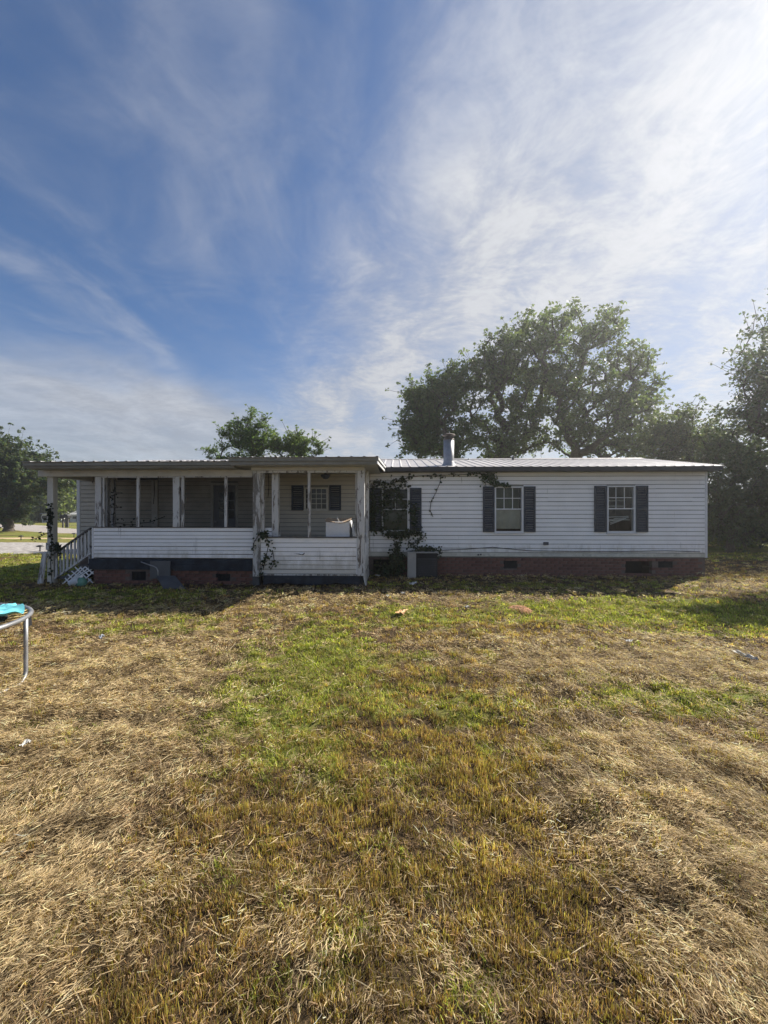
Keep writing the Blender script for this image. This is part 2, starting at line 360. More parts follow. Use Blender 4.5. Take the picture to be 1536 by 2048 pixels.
# ------------------------------------------------------------------ the house frame of reference
YAW = math.atan(.0314); HC, HS = math.cos(YAW), math.sin(YAW); HY = 10.1
house = empty('house', (0, HY, 0), -YAW)
tag(house, 'long white single-storey house with metal roof, navy shutters and screened front porch', 'house')
def U(px, v, py=1024):
    a = (px-768)/F; t = (v+HY*HC)/(a*HS+HC); X, Y = a*t, t; return X*HC-(Y-HY)*HS
def Zp(py, v, px=768):
    a = (px-768)/F; t = (v+HY*HC)/(a*HS+HC); return CAMZ+(1024-py)/F*t
def world_of(u, v): return (u*HC+v*HS, HY-u*HS+v*HC)
hp = lambda mb, name, mat, parent=house: mb.build(name, mat, parent)

UL, UR, VB = -8.24, 8.24, 5.74         # left and right corner, back wall
Z0, Z1 = .483, 2.68                    # siding bottom and top
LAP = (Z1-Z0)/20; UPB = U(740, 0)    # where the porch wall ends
# openings of the front wall: u0,u1,z0,z1
OPEN = {
 'w1': (U(764, 0), U(819, 0), Zp(1063, 0), Zp(976, 0)),
 'w2': (U(989, 0), U(1047, 0), Zp(1065, 0, 1018), Zp(973, 0, 1018)),
 'w3': (U(1213.5, 0), U(1271, 0), Zp(1065, 0, 1240), Zp(971.5, 0, 1240)),
 'wp': (U(609, 0), U(657, 0), Zp(1020, 0, 633), Zp(975, 0, 633)),
 'door': (U(422, 0), U(476, 0), .56, Zp(966, 0, 450)),
}
def cut(u0, u1, z0, z1, frac=.4):
    iv = [(u0, u1)]
    for a, b, c, d_ in OPEN.values():
        if min(z1, d_)-max(z0, c) > frac*(z1-z0):
            nv = []
            for p, q in iv:
                if b <= p or a >= q: nv.append((p, q)); continue
                if a-p > .03: nv.append((p, a))
                if q-b > .03: nv.append((b, q))
            iv = nv
    return iv
# wall backing with real openings
wall = MB(); zs = sorted({Z0-.01, Z1+.1, *[o[2] for o in OPEN.values()], *[o[3] for o in OPEN.values()]})
for a, b in zip(zs[:-1], zs[1:]):
    for p, q in cut(UL+.01, UR-.01, a, b, .5): wall.box(p, q, .012, .11, a, b)
wall.box(UL+.01, UL+.11, .115, VB, Z0-.01, Z1+.1).box(UR-.11, UR-.01, .115, VB, Z0-.01, Z1+.1).box(UL+.01, UR-.01, VB-.1, VB, Z0-.01, Z1+.1)
wall = hp(wall, 'wall', M['groove'])
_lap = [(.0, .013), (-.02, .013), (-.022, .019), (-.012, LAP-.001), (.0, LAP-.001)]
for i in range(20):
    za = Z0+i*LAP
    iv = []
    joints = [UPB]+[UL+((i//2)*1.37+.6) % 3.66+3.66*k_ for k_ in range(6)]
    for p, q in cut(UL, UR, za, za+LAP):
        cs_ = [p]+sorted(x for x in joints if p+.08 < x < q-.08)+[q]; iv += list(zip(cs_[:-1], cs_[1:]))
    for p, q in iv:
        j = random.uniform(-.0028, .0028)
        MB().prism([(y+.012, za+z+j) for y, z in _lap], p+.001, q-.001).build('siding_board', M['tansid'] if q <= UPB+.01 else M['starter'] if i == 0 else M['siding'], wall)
    for side in (-1, 1):   # gable walls
        uu = UR if side > 0 else UL
        MB().prism([(uu-side*(.012+y), za+z) for y, z in _lap] if False else [(uu+side*(-.012-y-.0), za+z) for y, z in _lap], .03, VB-.02, 1).build('siding_board', M['siding'], wall)
hp(MB().box(UR-.03, UR+.022, -.014, .0285, Z0, Z1+.02), 'corner_trim', M['trim'])
hp(MB().box(UL-.022, UL+.06, -.014, .0285, Z0, Z1+.02), 'corner_trim', M['trim'])
hp(MB().box(UL+.07, UR-.04, -.009, .008, Z1-.012, Z1+.03), 'frieze_board', M['starter'])

# foundation bricks
def brick_run(parent, u0, u1, v, z0, courses, holes, yd=.09, back=True, seed=1):
    rr = random.Random(seed); bl, bh, j = .203, .066, .011
    key = ('brick', parent.name)
    meshes = []
    for k in range(4):
        mb = MB().box(-bl/2, bl/2, -.045, .045, 0, bh, .004); mb.v = [(x+rr.uniform(-.0025, .0025), y+rr.uniform(-.003, .003), z+rr.uniform(-.002, .002)) for x, y, z in mb.v]
        meshes.append(mb.mesh('brick')); meshes[-1].materials.append(M['brick'] if k % 4 else M['brick2'])
    half = MB().box(-bl/4+.003, bl/4-.003, -.045, .045, 0, bh, .004).mesh('half_brick'); half.materials.append(M['brick'])
    for c in range(courses):
        z = z0+c*(bh+j); u = u0+(0 if c % 2 == 0 else (bl+j)/2)
        if c % 2: 
            if not any(a < u0+.05 < b and d0 < z+.035 < d1 for a, b, d0, d1 in holes): link('brick', half, None, parent, (u0+bl/4-.003, v+rr.uniform(-.004, .004), z))
        while u+bl <= u1+.01:
            mid = u+bl/2
            if not any(a-.07 < mid < b+.07 and d0 < z+.035 < d1 for a, b, d0, d1 in holes):
                o = link('brick', rr.choice(meshes), None, parent, (mid, v+rr.uniform(-.004, .004), z)); o.rotation_euler = (0, 0, rr.uniform(-.012, .012))
            u += bl+j
M_u = lambda px: U(px, -.02)
HOLES_R = [(M_u(1252), M_u(1306), Zp(1148, 0, 1280), Zp(1122, 0, 1280)), (M_u(1318), M_u(1347), Zp(1137, 0, 1330), Zp(1122, 0, 1330)),
           (M_u(1008), M_u(1036), Zp(1137, 0, 1020), Zp(1121, 0, 1020)), (M_u(746), M_u(800), -.1, Zp(1119, 0, 775))]
def mortar_wall(u0, u1, v0, v1, z0, z1, holes, name):
    mb = MB(); zz = sorted({z0, z1, *[min(max(h[i], z0), z1) for h in holes for i in (2, 3)]})
    for a, b in zip(zz[:-1], zz[1:]):
        iv = [(u0, u1)]
        for h in holes:
            if h[2] < (a+b)/2 < h[3]:
                nv = []
                for p, q in iv:
                    if h[1] <= p or h[0] >= q: nv.append((p, q)); continue
                    if h[0]-p > .01: nv.append((p, h[0]))
                    if q-h[1] > .01: nv.append((h[1], q))
                iv = nv
        for p, q in iv: mb.box(p, q, v0, v1, a, b)
    return mb
def vent(parent, h, v):
    mb = MB(); u0, u1, z0, z1 = h
    mb.box(u0, u1, v, v+.03, z0, z0+.02).box(u0, u1, v, v+.03, z1-.02, z1).box(u0, u0+.02, v, v+.03, z0+.02, z1-.02).box(u1-.02, u1, v, v+.03, z0+.02, z1-.02)
    n = 9
    for i in range(1, n): x = u0+.02+(u1-u0-.04)*i/n; mb.box(x-.006, x+.006, v+.008, v+.022, z0+.02, z1-.02)
    mb.box(u0, u1, v+.04, v+.05, z0, z1)
    return mb.build('foundation_vent', M['black'], parent)
sk = hp(mortar_wall(U(742, 0), UR-.02, .012, .13, -.15, Z0-.012, HOLES_R, 'm'), 'brick_skirting', M['mortar'])
brick_run(sk, U(803, 0), UR-.02, .051, .0, 6, HOLES_R, seed=3)
for h in HOLES_R[1:3]: vent(house, h, .01)
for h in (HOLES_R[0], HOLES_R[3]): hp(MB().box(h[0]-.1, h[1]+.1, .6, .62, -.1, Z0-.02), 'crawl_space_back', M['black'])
hp(MB().box(UR-.115, UR-.015, .135, VB, -.15, Z0-.012), 'brick_skirting', M['brick']); hp(MB().box(UL+.015, UL+.115, .135, VB, -.15, Z0-.012), 'brick_skirting', M['brick'])
hp(MB().box(UL+.02, U(742, 0)-.005, .012, .13, -.15, Z0-.012), 'brick_skirting', M['mortar'])

# windows
def shutter(u0, u1, z0, z1):
    mb = MB(); w = .045; y0, y1 = -.045, -.012
    mb.box(u0, u0+w, y0, y1, z0, z1).box(u1-w, u1, y0, y1, z0, z1); zm = (z0+z1)/2
    for a, b in ((z0, z0+.06), (zm-.03, zm+.03), (z1-.06, z1)): mb.box(u0+w, u1-w, y0+.002, y1, a, b)
    for a, b in ((z0+.06, zm-.03), (zm+.03, z1-.06)):
        n = max(3, int((b-a)/.042))
        for i in range(n):
            z = a+(b-a)*(i+.5)/n; mb.prism([(y1+.001, z-.018), (y0+.012, z-.022), (y0+.008, z-.016), (y1-.006, z+.018)], u0+w, u1-w)
    return mb.build('shutter', M['shutter'], house)
def window(key, sash, blind=None, frame_w=.035, mat=None):
    u0, u1, z0, z1 = OPEN[key]; fm = mat or M['trim']
    fr = MB(); w = frame_w; y0, y1 = -.03, .075
    fr.box(u0, u0+w, y0, y1, z0, z1).box(u1-w-.02, u1, y0, y1, z0, z1).box(u0+w, u1-w-.02, y0, y1-.001, z1-w, z1).box(u0+w, u1-w-.02, y0, y1-.001, z0, z0+w)
    win = fr.build('window', fm, house)
    a0, a1, b0, b1 = u0+w, u1-w-.02, z0+w, z1-w; zm = (b0+b1)/2+.01
    MB().box(u0-.02, u1+.02, -.05, -.002, z0-.03, z0-.002, .004).build('sill', fm, win)
    if sash:
        MB().box(a0, a1, .0, .04, zm-.014, zm+.014).build('meeting_rail', fm, win)
        nx_, nz_ = sash; mb = MB()
        for i in range(1, nx_): x = a0+(a1-a0)*i/nx_; mb.box(x-.008, x+.008, .022, .036, zm+.014, b1)
        for i in range(1, nz_): z = zm+.014+(b1-zm-.014)*i/nz_; mb.box(a0, a1, .0225, .0355, z-.008, z+.008)
        mb.build('muntin', fm, win)
        for i in range(nx_):
            for k in range(nz_):
                xa, xb = a0+(a1-a0)*i/nx_, a0+(a1-a0)*(i+1)/nx_; za = zm+.014+(b1-zm-.014)*k/nz_; zb = zm+.014+(b1-zm-.014)*(k+1)/nz_
                t = random.uniform(-.0015, .0015)
                MB().add([(xa, .029+t, za), (xb, .029-t, za), (xb, .029-t, zb), (xa, .029+t, zb)], [(0, 1, 2, 3)]).build('pane', M['glass'], win)
        MB().add([(a0, .012, b0), (a1, .0125, b0), (a1, .0118, zm-.014), (a0, .0122, zm-.014)], [(0, 1, 2, 3)]).build('pane', M['glass'], win)
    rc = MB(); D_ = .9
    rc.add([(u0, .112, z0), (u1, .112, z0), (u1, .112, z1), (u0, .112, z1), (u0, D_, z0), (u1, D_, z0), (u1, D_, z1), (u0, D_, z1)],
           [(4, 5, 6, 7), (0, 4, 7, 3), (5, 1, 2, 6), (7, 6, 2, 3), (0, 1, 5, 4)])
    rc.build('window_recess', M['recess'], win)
    return win, (a0, a1, b0, b1, zm)
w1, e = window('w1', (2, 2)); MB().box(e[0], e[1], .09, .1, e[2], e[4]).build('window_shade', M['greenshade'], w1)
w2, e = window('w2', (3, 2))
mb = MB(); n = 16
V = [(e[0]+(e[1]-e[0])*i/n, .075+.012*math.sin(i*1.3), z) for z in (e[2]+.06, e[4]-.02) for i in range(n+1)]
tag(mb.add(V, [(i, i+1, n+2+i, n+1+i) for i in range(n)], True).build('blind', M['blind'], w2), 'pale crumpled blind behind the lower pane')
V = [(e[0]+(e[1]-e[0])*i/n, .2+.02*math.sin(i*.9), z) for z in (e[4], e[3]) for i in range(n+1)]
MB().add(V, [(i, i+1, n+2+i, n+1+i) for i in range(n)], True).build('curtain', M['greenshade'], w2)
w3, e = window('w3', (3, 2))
mb = MB()
for q in ((.05, .62, .9, .66), (.02, .5, .95, .5), (.1, .44, .8, .56), (.14, .36, .72, .54), (.16, .3, .66, .5), (.3, .55, .9, .6)):
    wd, hg = e[1]-e[0], e[4]-e[2]; mb.bar((e[0]+wd*q[0], .09, e[2]+hg*q[1]), (e[0]+wd*q[2], .1, e[2]+hg*q[3]), .004, .018)
tag(mb.build('blind_slats', M['trim'], w3), 'broken white blind slats hanging aslant')
MB().box(e[0]+.02, e[1]-.03, .3, .31, e[4]+.05, e[4]+.09).box(e[0]+.02, e[1]-.03, .3, .31, e[4]+.2, e[4]+.23).build('blind_rail', M['blind'], w3)
wp, e = window('wp', None, mat=M['cream'])
a0, a1, b0, b1, zm = e; mb = MB()
for i in range(1, 4): x = a0+(a1-a0)*i/4; mb.box(x-.007, x+.007, .02, .034, b0, b1)
for i in range(1, 4): z = b0+(b1-b0)*i/4; mb.box(a0, a1, .0205, .0335, z-.007, z+.007)
mb.build('muntin', M['cream'], wp)
for i in range(4):
    for k in range(4):
        xa, xb, za, zb = a0+(a1-a0)*i/4, a0+(a1-a0)*(i+1)/4, b0+(b1-b0)*k/4, b0+(b1-b0)*(k+1)/4
        MB().add([(xa, .027, za), (xb, .0272, za), (xb, .0268, zb), (xa, .0275, zb)], [(0, 1, 2, 3)]).build('pane', M['glass'], wp)
for key, (pa, pb, pc, pd) in {'w1': (738, 763.5, 819.5, 843), 'w2': (966, 988.5, 1047.5, 1071), 'w3': (1189, 1213, 1271.5, 1296)}.items():
    z0, z1 = OPEN[key][2]+.012, OPEN[key][3]; shutter(U(pa, -.03), U(pb, -.03), z0, z1); shutter(U(pc, -.03), U(pd, -.03), z0, z1)
z0, z1 = Zp(1021, 0, 630), Zp(971, 0, 630); shutter(U(583, -.03), U(607, -.03), z0, z1); shutter(U(658.5, -.03), U(682, -.03), z0, z1)
# door
u0, u1, z0, z1 = OPEN['door']
dr = hp(MB().box(u0+.06, u1-.06, .03, .07, z0, z1-.06, .004), 'door', M['door'])
MB().box(u0, u0+.058, -.02, .1, z0, z1).box(u1-.058, u1, -.02, .1, z0, z1).box(u0+.058, u1-.058, -.02, .1, z1-.058, z1).build('door_frame', M['cream'], dr)
for pa, pb in ((438, 450), (457, 469)):
    for i in range(3):
        za, zb = Zp(1038, 0, 450), Zp(983, 0, 450); h = (zb-za)/3
        a, b, c, d_ = U(pa, .03), U(pb, .03), za+h*i+.015, za+h*(i+1)-.015
        MB().box(a, b, .022, .029, c, d_).build('pane', M['glass'], dr); MB().box(a-.002, b+.002, .0292, .0298, c-.002, d_+.002).build('pane_backing', M['recess'], dr)
MB().lathe([(.0, -.03), (.02, -.03), (.03, -.015), (.025, .0), (.012, .01)], (u0+.13, -.0, z0+.85), 12).build('handle', M['steel'], dr)

# ------------------------------------------------------------------ roofs
VE, ZE, VR, ZR = -.35, 2.79, 2.87, 3.41
def roof_panels(u0, u1, va, za, vb, zb, pitch, name='roof_panel', t=.012, skew=0.):
    """ribbed metal sheets laid side by side between two heights"""
    n = max(1, round((u1-u0)/pitch)); w = (u1-u0)/n; objs = []
    prof = []
    for k in range(4):
        b = w*k/4; prof += [(b, 0), (b+w*.19, 0), (b+w*.205, .014), (b+w*.235, .014), (b+w*.25, 0)]
    for i in range(n):
        uu = u0+i*w; dz = random.uniform(-.002, .002); V = []; k = len(prof)
        for (v, z) in ((va-random.uniform(0, .012), za), (vb, zb)):
            for x, h in prof: V.append((uu+x*1.0+skew*(v-va), v, z+h+dz))
            for x, h in prof: V.append((uu+x+skew*(v-va), v, z+h+dz-.004))
        Fs = []
        for j in range(k-1):
            Fs += [(j, j+1, 2*k+j+1, 2*k+j), (k+j+1, k+j, 3*k+j, 3*k+j+1), (j+1, j, k+j, k+j+1)]
        objs.append(MB().add(V, Fs).build(name, M['roof'], None))
    return objs
rf = hp(MB().prism([(VE+.03, ZE-.035), (VR, ZR-.035), (2*VR-VE-.03, ZE-.035)], UL-.12, UR+.12), 'roof', M['fascia'])
for o in roof_panels(UL-.16, UR+.16, VE, ZE, VR, ZR, .92): o.parent = rf
for o in roof_panels(UL-.16, UR+.16, 2*VR-VE, ZE, VR, ZR, .92): o.parent = rf
MB().prism([(VR-.16, ZR-.014), (VR, ZR+.03), (VR+.16, ZR-.014), (VR, ZR+.012)], UL-.16, UR+.16).build('ridge_cap', M['roof'], rf)
MB().box(UL-.14, UR+.14, VE+.008, VE+.028, ZE-.095, ZE-.006).build('fascia_board', M['fascia'], rf)
MB().box(UL-.02, UR+.1, VE+.03, -.012, ZE-.11, ZE-.097).build('soffit', M['fascia'], rf)
for uu in (UR+.125, UL-.145): MB().prism([(VE+.03, ZE-.1), (VE+.03, ZE-.006), (VR, ZR-.006), (2*VR-VE-.03, ZE-.006), (2*VR-VE-.03, ZE-.1), (VR, ZR-.1)], uu, uu+.02).build('rake_board', M['fascia2'], rf)
# gables above the walls
for s_, uu in ((1, UR-.1), (-1, UL+.02)): MB().prism([(.1, Z1+.05), (VR, ZR-.05), (VB-.1, Z1+.05)], uu, uu+.08).build('gable', M['siding'], house)
ZB = lambda v: ZE+(v-VE)*(ZR-ZE)/(VR-VE)
# chimney flue
cu, cv = U(897.5, .12), .12
ch = MB().lathe([(.138, 0), (.138, .66), (.0, .66)], (cu, cv, ZB(cv)+.02), 24).build('chimney', M['steel'], house)
MB().lathe([(.21, -.06), (.18, .0), (.155, .05), (.142, .1), (.139, .105)], (cu, cv, ZB(cv)), 24).build('flashing', M['steel'], ch)
zt = ZB(cv)+.68
MB().lathe([(.139, -.012), (.146, -.012), (.146, .012), (.118, .015), (.118, .075), (.0, .08)], (cu, cv, zt), 24).build('flue_collar', M['rust'], ch)
MB().lathe([(.0, .165), (.08, .155), (.165, .125), (.178, .108), (.17, .105), (.06, .12)], (cu, cv, zt), 24).build('rain_cap', M['rust'], ch)
m_ = MB()
for k in range(4): a = k*1.57+.4; m_.bar((cu+.11*math.cos(a), cv+.11*math.sin(a), zt+.05), (cu+.14*math.cos(a), cv+.14*math.sin(a), zt+.118), .012, .004)
m_.build('cap_strut', M['rust'], ch)
MB().lathe([(.04, -.08), (.04, .09), (.055, .09), (.055, .11), (.0, .12)], (U(1026, 2.5), 2.5, ZB(2.5)), 14).build('roof_vent_pipe', M['grey'], house)
MB().lathe([(.03, -.05), (.03, .03), (.0, .04)], (U(937, 2.7), 2.7, ZB(2.7)), 12).build('roof_vent_pipe', M['grey'], house)

# ------------------------------------------------------------------ porch (part of the house)
VL, VP = -1.45, -1.6       # front plane of the long porch and of the square porch bay
# roofs
VFl, VFb = -1.95, -2.05
zl = Zp(920.4, VFl, 300); zb_ = Zp(911.5, VFb, 640)
ul0, ul1 = U(40, VFl), U(462, VFb); ub0, ub1 = U(455, VFb), U(757, VFb)
prl = hp(MB().box(ul0+.03, ul1, VFl+.05, -.36, zl-.05, zl-.03), 'porch_roof', M['ceil'])
for o in roof_panels(ul0, ul1+.1, VFl, zl-.022, -.0, zl+.03, .92): o.parent = prl
MB().box(ul0+.03, ul1-.01, VFl+.03, VFl+.05, zl-.105, zl-.026).build('fascia_board', M['fascia2'], prl)
MB().box(ul0+.05, ul1-.01, VFl+.075, VFl+.1, zl-.15, zl-.108).build('fascia_board', M['fascia2'], prl)
MB().box(ul0+.03, ul0+.05, VFl+.055, -.36, zl-.15, zl-.026).build('rake_board', M['fascia2'], prl)
MB().box(ul0+.05, ul1-.02, VFl+.11, -.02, zl-.16, zl-.151).build('soffit', M['ceil'], prl)
prb = hp(MB().box(ub0+.02, ub1-.02, VFb+.05, -.36, zb_-.05, zb_-.03), 'porch_roof', M['ceil'])
for o in roof_panels(ub0, ub1, VFb, zb_-.022, .1, zb_+.02, .92, skew=.06): o.parent = prb
MB().box(ub0+.01, ub1-.01, VFb+.025, VFb+.048, zb_-.10, zb_-.026).build('fascia_board', M['fascia2'], prb)
MB().box(ub0+.02, ub1-.03, VFb+.06, VFb+.085, zb_-.175, zb_-.102).build('fascia_board', M['fascia2'], prb)
for k, (dz0, dz1, du) in enumerate(((-.075, -.026, .0), (-.165, -.11, -.02))):
    a, b = (ub1+du, VFb+.03), (U(772, -.25)+du, -.3)
    MB().add([(a[0]-.02, a[1], zb_+dz0), (a[0], a[1], zb_+dz0), (b[0], b[1], zb_+dz0), (b[0]-.02, b[1], zb_+dz0), (a[0]-.02, a[1], zb_+dz1), (a[0], a[1], zb_+dz1), (b[0], b[1], zb_+dz1), (b[0]-.02, b[1], zb_+dz1)],
             [(0, 1, 2, 3), (4, 7, 6, 5), (0, 4, 5, 1), (1, 5, 6, 2), (2, 6, 7, 3), (3, 7, 4, 0)]).build('rake_board', M['trim'], prb)
MB().box(ub0+.03, ub1-.04, VFb+.09, -.02, zb_-.185, zb_-.177).build('soffit', M['ceil'], prb)
# beams
hp(MB().box(U(78, VL), U(506, VL), VL-.03, VL+.06, Zp(952.5, VL, 300), zl-.162), 'porch_beam', M['cream'])
hp(MB().box(U(78, VL), U(78, VL)+.09, VL+.065, -.02, Zp(952.5, VL, 300)+.01, zl-.162), 'porch_beam', M['cream'])
hp(MB().box(U(503, VP), U(729, VP), VP-.03, VP+.07, Zp(941, VP, 620), zb_-.188), 'porch_beam', M['cream'])
hp(MB().box(U(729, VP)-.09, U(729, VP), VP+.075, -.02, Zp(941, VP, 620)+.01, zb_-.188), 'porch_beam', M['cream'])
hp(MB().box(U(520, VP), U(714, VP), VP-.01, VP+.03, Zp(945.5, VP, 620), Zp(941.2, VP, 620)), 'screen_header', M['peel'])
hp(MB().box(U(203, VL), U(504, VL), VL-.01, VL+.03, Zp(955, VL, 350), Zp(952.7, VL, 350)), 'screen_header', M['peel'])
# posts
def post(pa, pb, v, z0, z1, mat='peel', d=.1, name='porch_post', lean=0.):
    a, b = U(pa, v), U(pb, v); mb = MB().box(a, b, v-.005, v+d, z0, z1, .006)
    mb.v = [(x+lean*(z-z0), y, z) for x, y, z in mb.v]
    return mb.build(name, M[mat], house)
zkl, zkb = Zp(1054, VL, 350), Zp(1075, VP, 620)       # sill heights
zbl = Zp(952.7, VL, 350); zbb = Zp(941.2, VP, 620)
post(190, 202, VL, zkl, zbl); post(345.5, 359, VL, zkl, zbl); post(362.5, 368, VL, zkl, zbl, 'peel2', .05, 'screen_mullion')
post(272.5, 278, VL, zkl, zbl, 'peel', .05, 'screen_mullion', .006); post(448.5, 454, VL, zkl, zbl, 'peel', .05, 'screen_mullion', .004); post(205, 208.5, VL+.0, zkl, zbl, 'peel', .05, 'screen_mullion')
post(505.5, 520.5, VP, Zp(1153, VP, 512), zbb, 'peel2', .11); post(522, 528, VP+.06, zkb, zbb, 'peel2', .06, 'screen_mullion'); post(714.5, 729, VP, Zp(1152, VP, 720), zbb, 'peel', .11)
post(711, 713.5, VP+.02, zkb, zbb, 'peel2', .05, 'screen_mullion')
post(615.5, 621, VP, zkb, zbb, 'peel2', .05, 'screen_mullion', -.004)
post(543.5, 556.5, VL+.02, zkb-.1, zl-.17, 'peel', .11); post(557.5, 559.5, VL+.1, zkb-.1, zkb+.15, 'peel', .05, 'screen_mullion')
for px_, v_ in ((209.5, -.95), (222, -.45)): post(px_, px_+6, v_, .57, zl-.17, 'peel', .07)
uu = U(212, -.95)
hp(MB().box(uu, uu+.04, -.84, -.456, Zp(1016, -.6, 225), Zp(1013, -.6, 225)), 'screen_rail', M['peel']); hp(MB().box(uu, uu+.04, -.84, -.456, Zp(987, -.6, 225), Zp(984, -.6, 225)), 'screen_rail', M['peel'])
a = U(731.5, -.75); hp(MB().box(a, a+.08, -.8, -.72, Zp(1075, -.75), zb_-.19), 'porch_post', M['peel'])
hp(MB().box(U(304, -.03), U(316, -.03), -.05, -.012, .6, Z1-.1), 'wall_trim', M['cream'])
hp(MB().box(U(238, -.03), U(316, -.03), -.09, -.055, Z1-.18, Z1-.04), 'wall_plate', M['fascia'])
# dark insect screens of the long porch
def screenmat():
    m, gg, out = new_mat('insect_screen'); t = gg.n('ShaderNodeBsdfTransparent'); b = gg.n('ShaderNodeBsdfDiffuse'); b.inputs[0].default_value = (.02, .02, .021, 1)
    x = gg.n('ShaderNodeMixShader'); ob = gg.n('ShaderNodeTexCoord').outputs['Object']; gg.put(x.inputs[0], gg.smooth(gg.noise(ob, 2.2, 4), .3, .7, .38, .52)); gg.put(x.inputs[1], t.outputs[0]); gg.put(x.inputs[2], b.outputs[0]); gg.put(out.inputs[0], x.outputs[0]); return m
M['screen'] = screenmat()
for pa, pb in ((208.5, 273), (278, 345.5), (368, 448.5), (454, 505.5)):
    a_, b_ = U(pa, VL+.02), U(pb, VL+.02); nn = 6; V = []
    for z_ in np.linspace(zkl+.002, zbl-.02, nn): V += [(a_+(b_-a_)*i/nn, VL+.022+random.uniform(-.004, .004), z_) for i in range(nn+1)]
    hp(MB().add(V, [(j*(nn+1)+i, j*(nn+1)+i+1, (j+1)*(nn+1)+i+1, (j+1)*(nn+1)+i) for j in range(nn-1) for i in range(nn)], True), 'insect_screen', M['screen'])
# knee walls with siding boards
def knee(u0, u1, v, z0, z1, n, name='knee_wall', droop=0):
    k = hp(MB().box(u0+.005, u1-.005, v+.012, v+.085, z0, z1-.006), name, M['groove']); h = (z1-z0)/n
    pr = [(.0, .012), (-.018, .012), (-.02, .018), (-.012, h-.001), (.0, h-.001)]
    for i in range(n):
        j = random.uniform(-.003, .003); tl = random.uniform(-.004, .004); mb = MB().prism([(v+.012+y, z0+i*h+z+j) for y, z in pr], u0, u1)
        mb.v = [(x, y, z+tl*(x-(u0+u1)/2)/(u1-u0)*2) for x, y, z in mb.v]; mb.build('siding_board', M['siding'], k)
    return k
kl = knee(U(186, VL), U(506, VL), VL, Zp(1116.5, VL, 350), zkl-.02, 8)
MB().box(U(184.5, VL), U(186.5, VL)+.012, VL-.012, VL+.09, Zp(1117, VL, 350), zkl-.02).build('corner_trim', M['trim'], kl)
knee(U(521, VL), U(547, VL), VL+.04, Zp(1112, VL, 535), zkl-.02, 7)
kb = knee(U(518.5, VP), U(715.5, VP), VP+.03, Zp(1148.5, VP, 620), zkb-.03, 8)
MB().box(U(517, VP), U(716, VP), VP+.012, VP+.05, zkb-.034, zkb-.012).build('cap_trim', M['trim'], kb)
MB().box(U(712.5, VP), U(714.3, VP), VP+.008, VP+.05, Zp(1148.5, VP, 620), zkb-.036).build('corner_trim', M['trim'], kb)
hp(MB().box(U(186, VL), U(505, VL), VL-.02, VL+.12, zkl-.018, zkl), 'porch_sill', M['deck']); hp(MB().box(U(521, VP), U(714, VP), VP-.0, VP+.13, zkb-.011, zkb+.012), 'porch_sill', M['deck'])
tq = MB(); a = U(602, VP); zq = Zp(1107.5, VP, 602)
tq.add([(a-.16, VP+.008, zq+.006), (a-.03, VP+.006, zq-.02), (a+.05, VP+.007, zq-.03), (a+.09, VP+.008, zq+.02), (a+.03, VP+.009, zq+.012), (a-.06, VP+.009, zq-.002)], [(0, 1, 2, 3, 4, 5)]); tq.build('siding_tear', M['black'], kb)
MB().add([(a+.0, VP+.004, zq+.03), (a+.08, VP-.02, zq+.02), (a+.03, VP-.03, zq-.012), (a-.05, VP+.002, zq+.004)], [(0, 1, 2, 3)]).build('torn_flap', M['siding'], kb)
# side knee wall of the bay, running back to the house
ks = MB(); ku = U(729, VP)-.02; n = 8; z0, z1 = Zp(1149, VP, 728), zkb+.03; h = (z1-z0)/n
ks = hp(MB().box(ku-.07, ku-.012, VP+.12, -.02, z0, z1-.005), 'knee_wall', M['groove'])
for i in range(n): MB().prism([(ku-.012, z0+i*h+.012), (ku+.004, z0+i*h+.012), (ku+.006, z0+i*h+.018), (ku-.004, z0+(i+1)*h-.001), (ku-.012, z0+(i+1)*h-.001)], VP+.118, -.02, 1).build('siding_board', M['siding'], ks)
MB().add([(ku-.1, -1.2, z1+.004), (ku+.022, -1.2, z1+.006), (ku-.1, -.3, z1+.004), (ku+.02, -.3, z1+.007), (ku+.03, -1.15, z1-.2), (ku+.025, -.35, z1-.13)], [(0, 1, 3, 2), (1, 4, 5, 3)]).build('loose_flashing', M['trim'], ks)
# floor frames, skirt boards, bricks
zf = Zp(1118, VL, 350); zb2 = Zp(1139, VL, 350)
fl = hp(MB().box(U(180, VL), U(505, VL), VL+.02, -.02, zf-.05, zf-.01), 'porch_floor', M['deck'])
hp(MB().box(U(180, VL), U(505, VL), VL-.035, VL+.0, zb2, zf-.0), 'rim_board', M['blue'])
hp(MB().box(U(352, VL), U(505, VL), VL-.055, VL-.037, zb2-.02, zb2+.12), 'rim_board', M['blue'])
hp(MB().box(U(180, VL), U(180, VL)+.035, VL+.002, -.02, zb2, zf-.012), 'rim_board', M['blue'])
zbf = Zp(1151, VP, 620)
hp(MB().box(U(522, VP), U(728, VP), VP+.05, -.02, zbf-.03, zbf-.002), 'porch_floor', M['deck'])
hp(MB().box(U(518, VP), U(722, VP), VP-.01, VP+.03, zbf-.0, zbf+.028), 'rim_trim', M['peel2'])
mb = MB(); a, b = U(527, VP), U(722, VP); n = 24
for i in range(n):
    x0, x1 = a+(b-a)*i/n, a+(b-a)*(i+1)/n; f = lambda x: Zp(1168, VP, 620)+.02*math.sin(x*5)+.012*math.sin(x*17); V = []
    for y in (VP-.02, VP+.015):
        V += [(x0, y, f(x0)), (x1, y, f(x1)), (x1, y, zbf-.004), (x0, y, zbf-.004)]
    mb.add(V, [(0, 1, 2, 3), (7, 6, 5, 4), (0, 4, 5, 1), (3, 2, 6, 7)]+([(0, 3, 7, 4)] if i == 0 else [])+([(1, 5, 6, 2)] if i == n-1 else []))
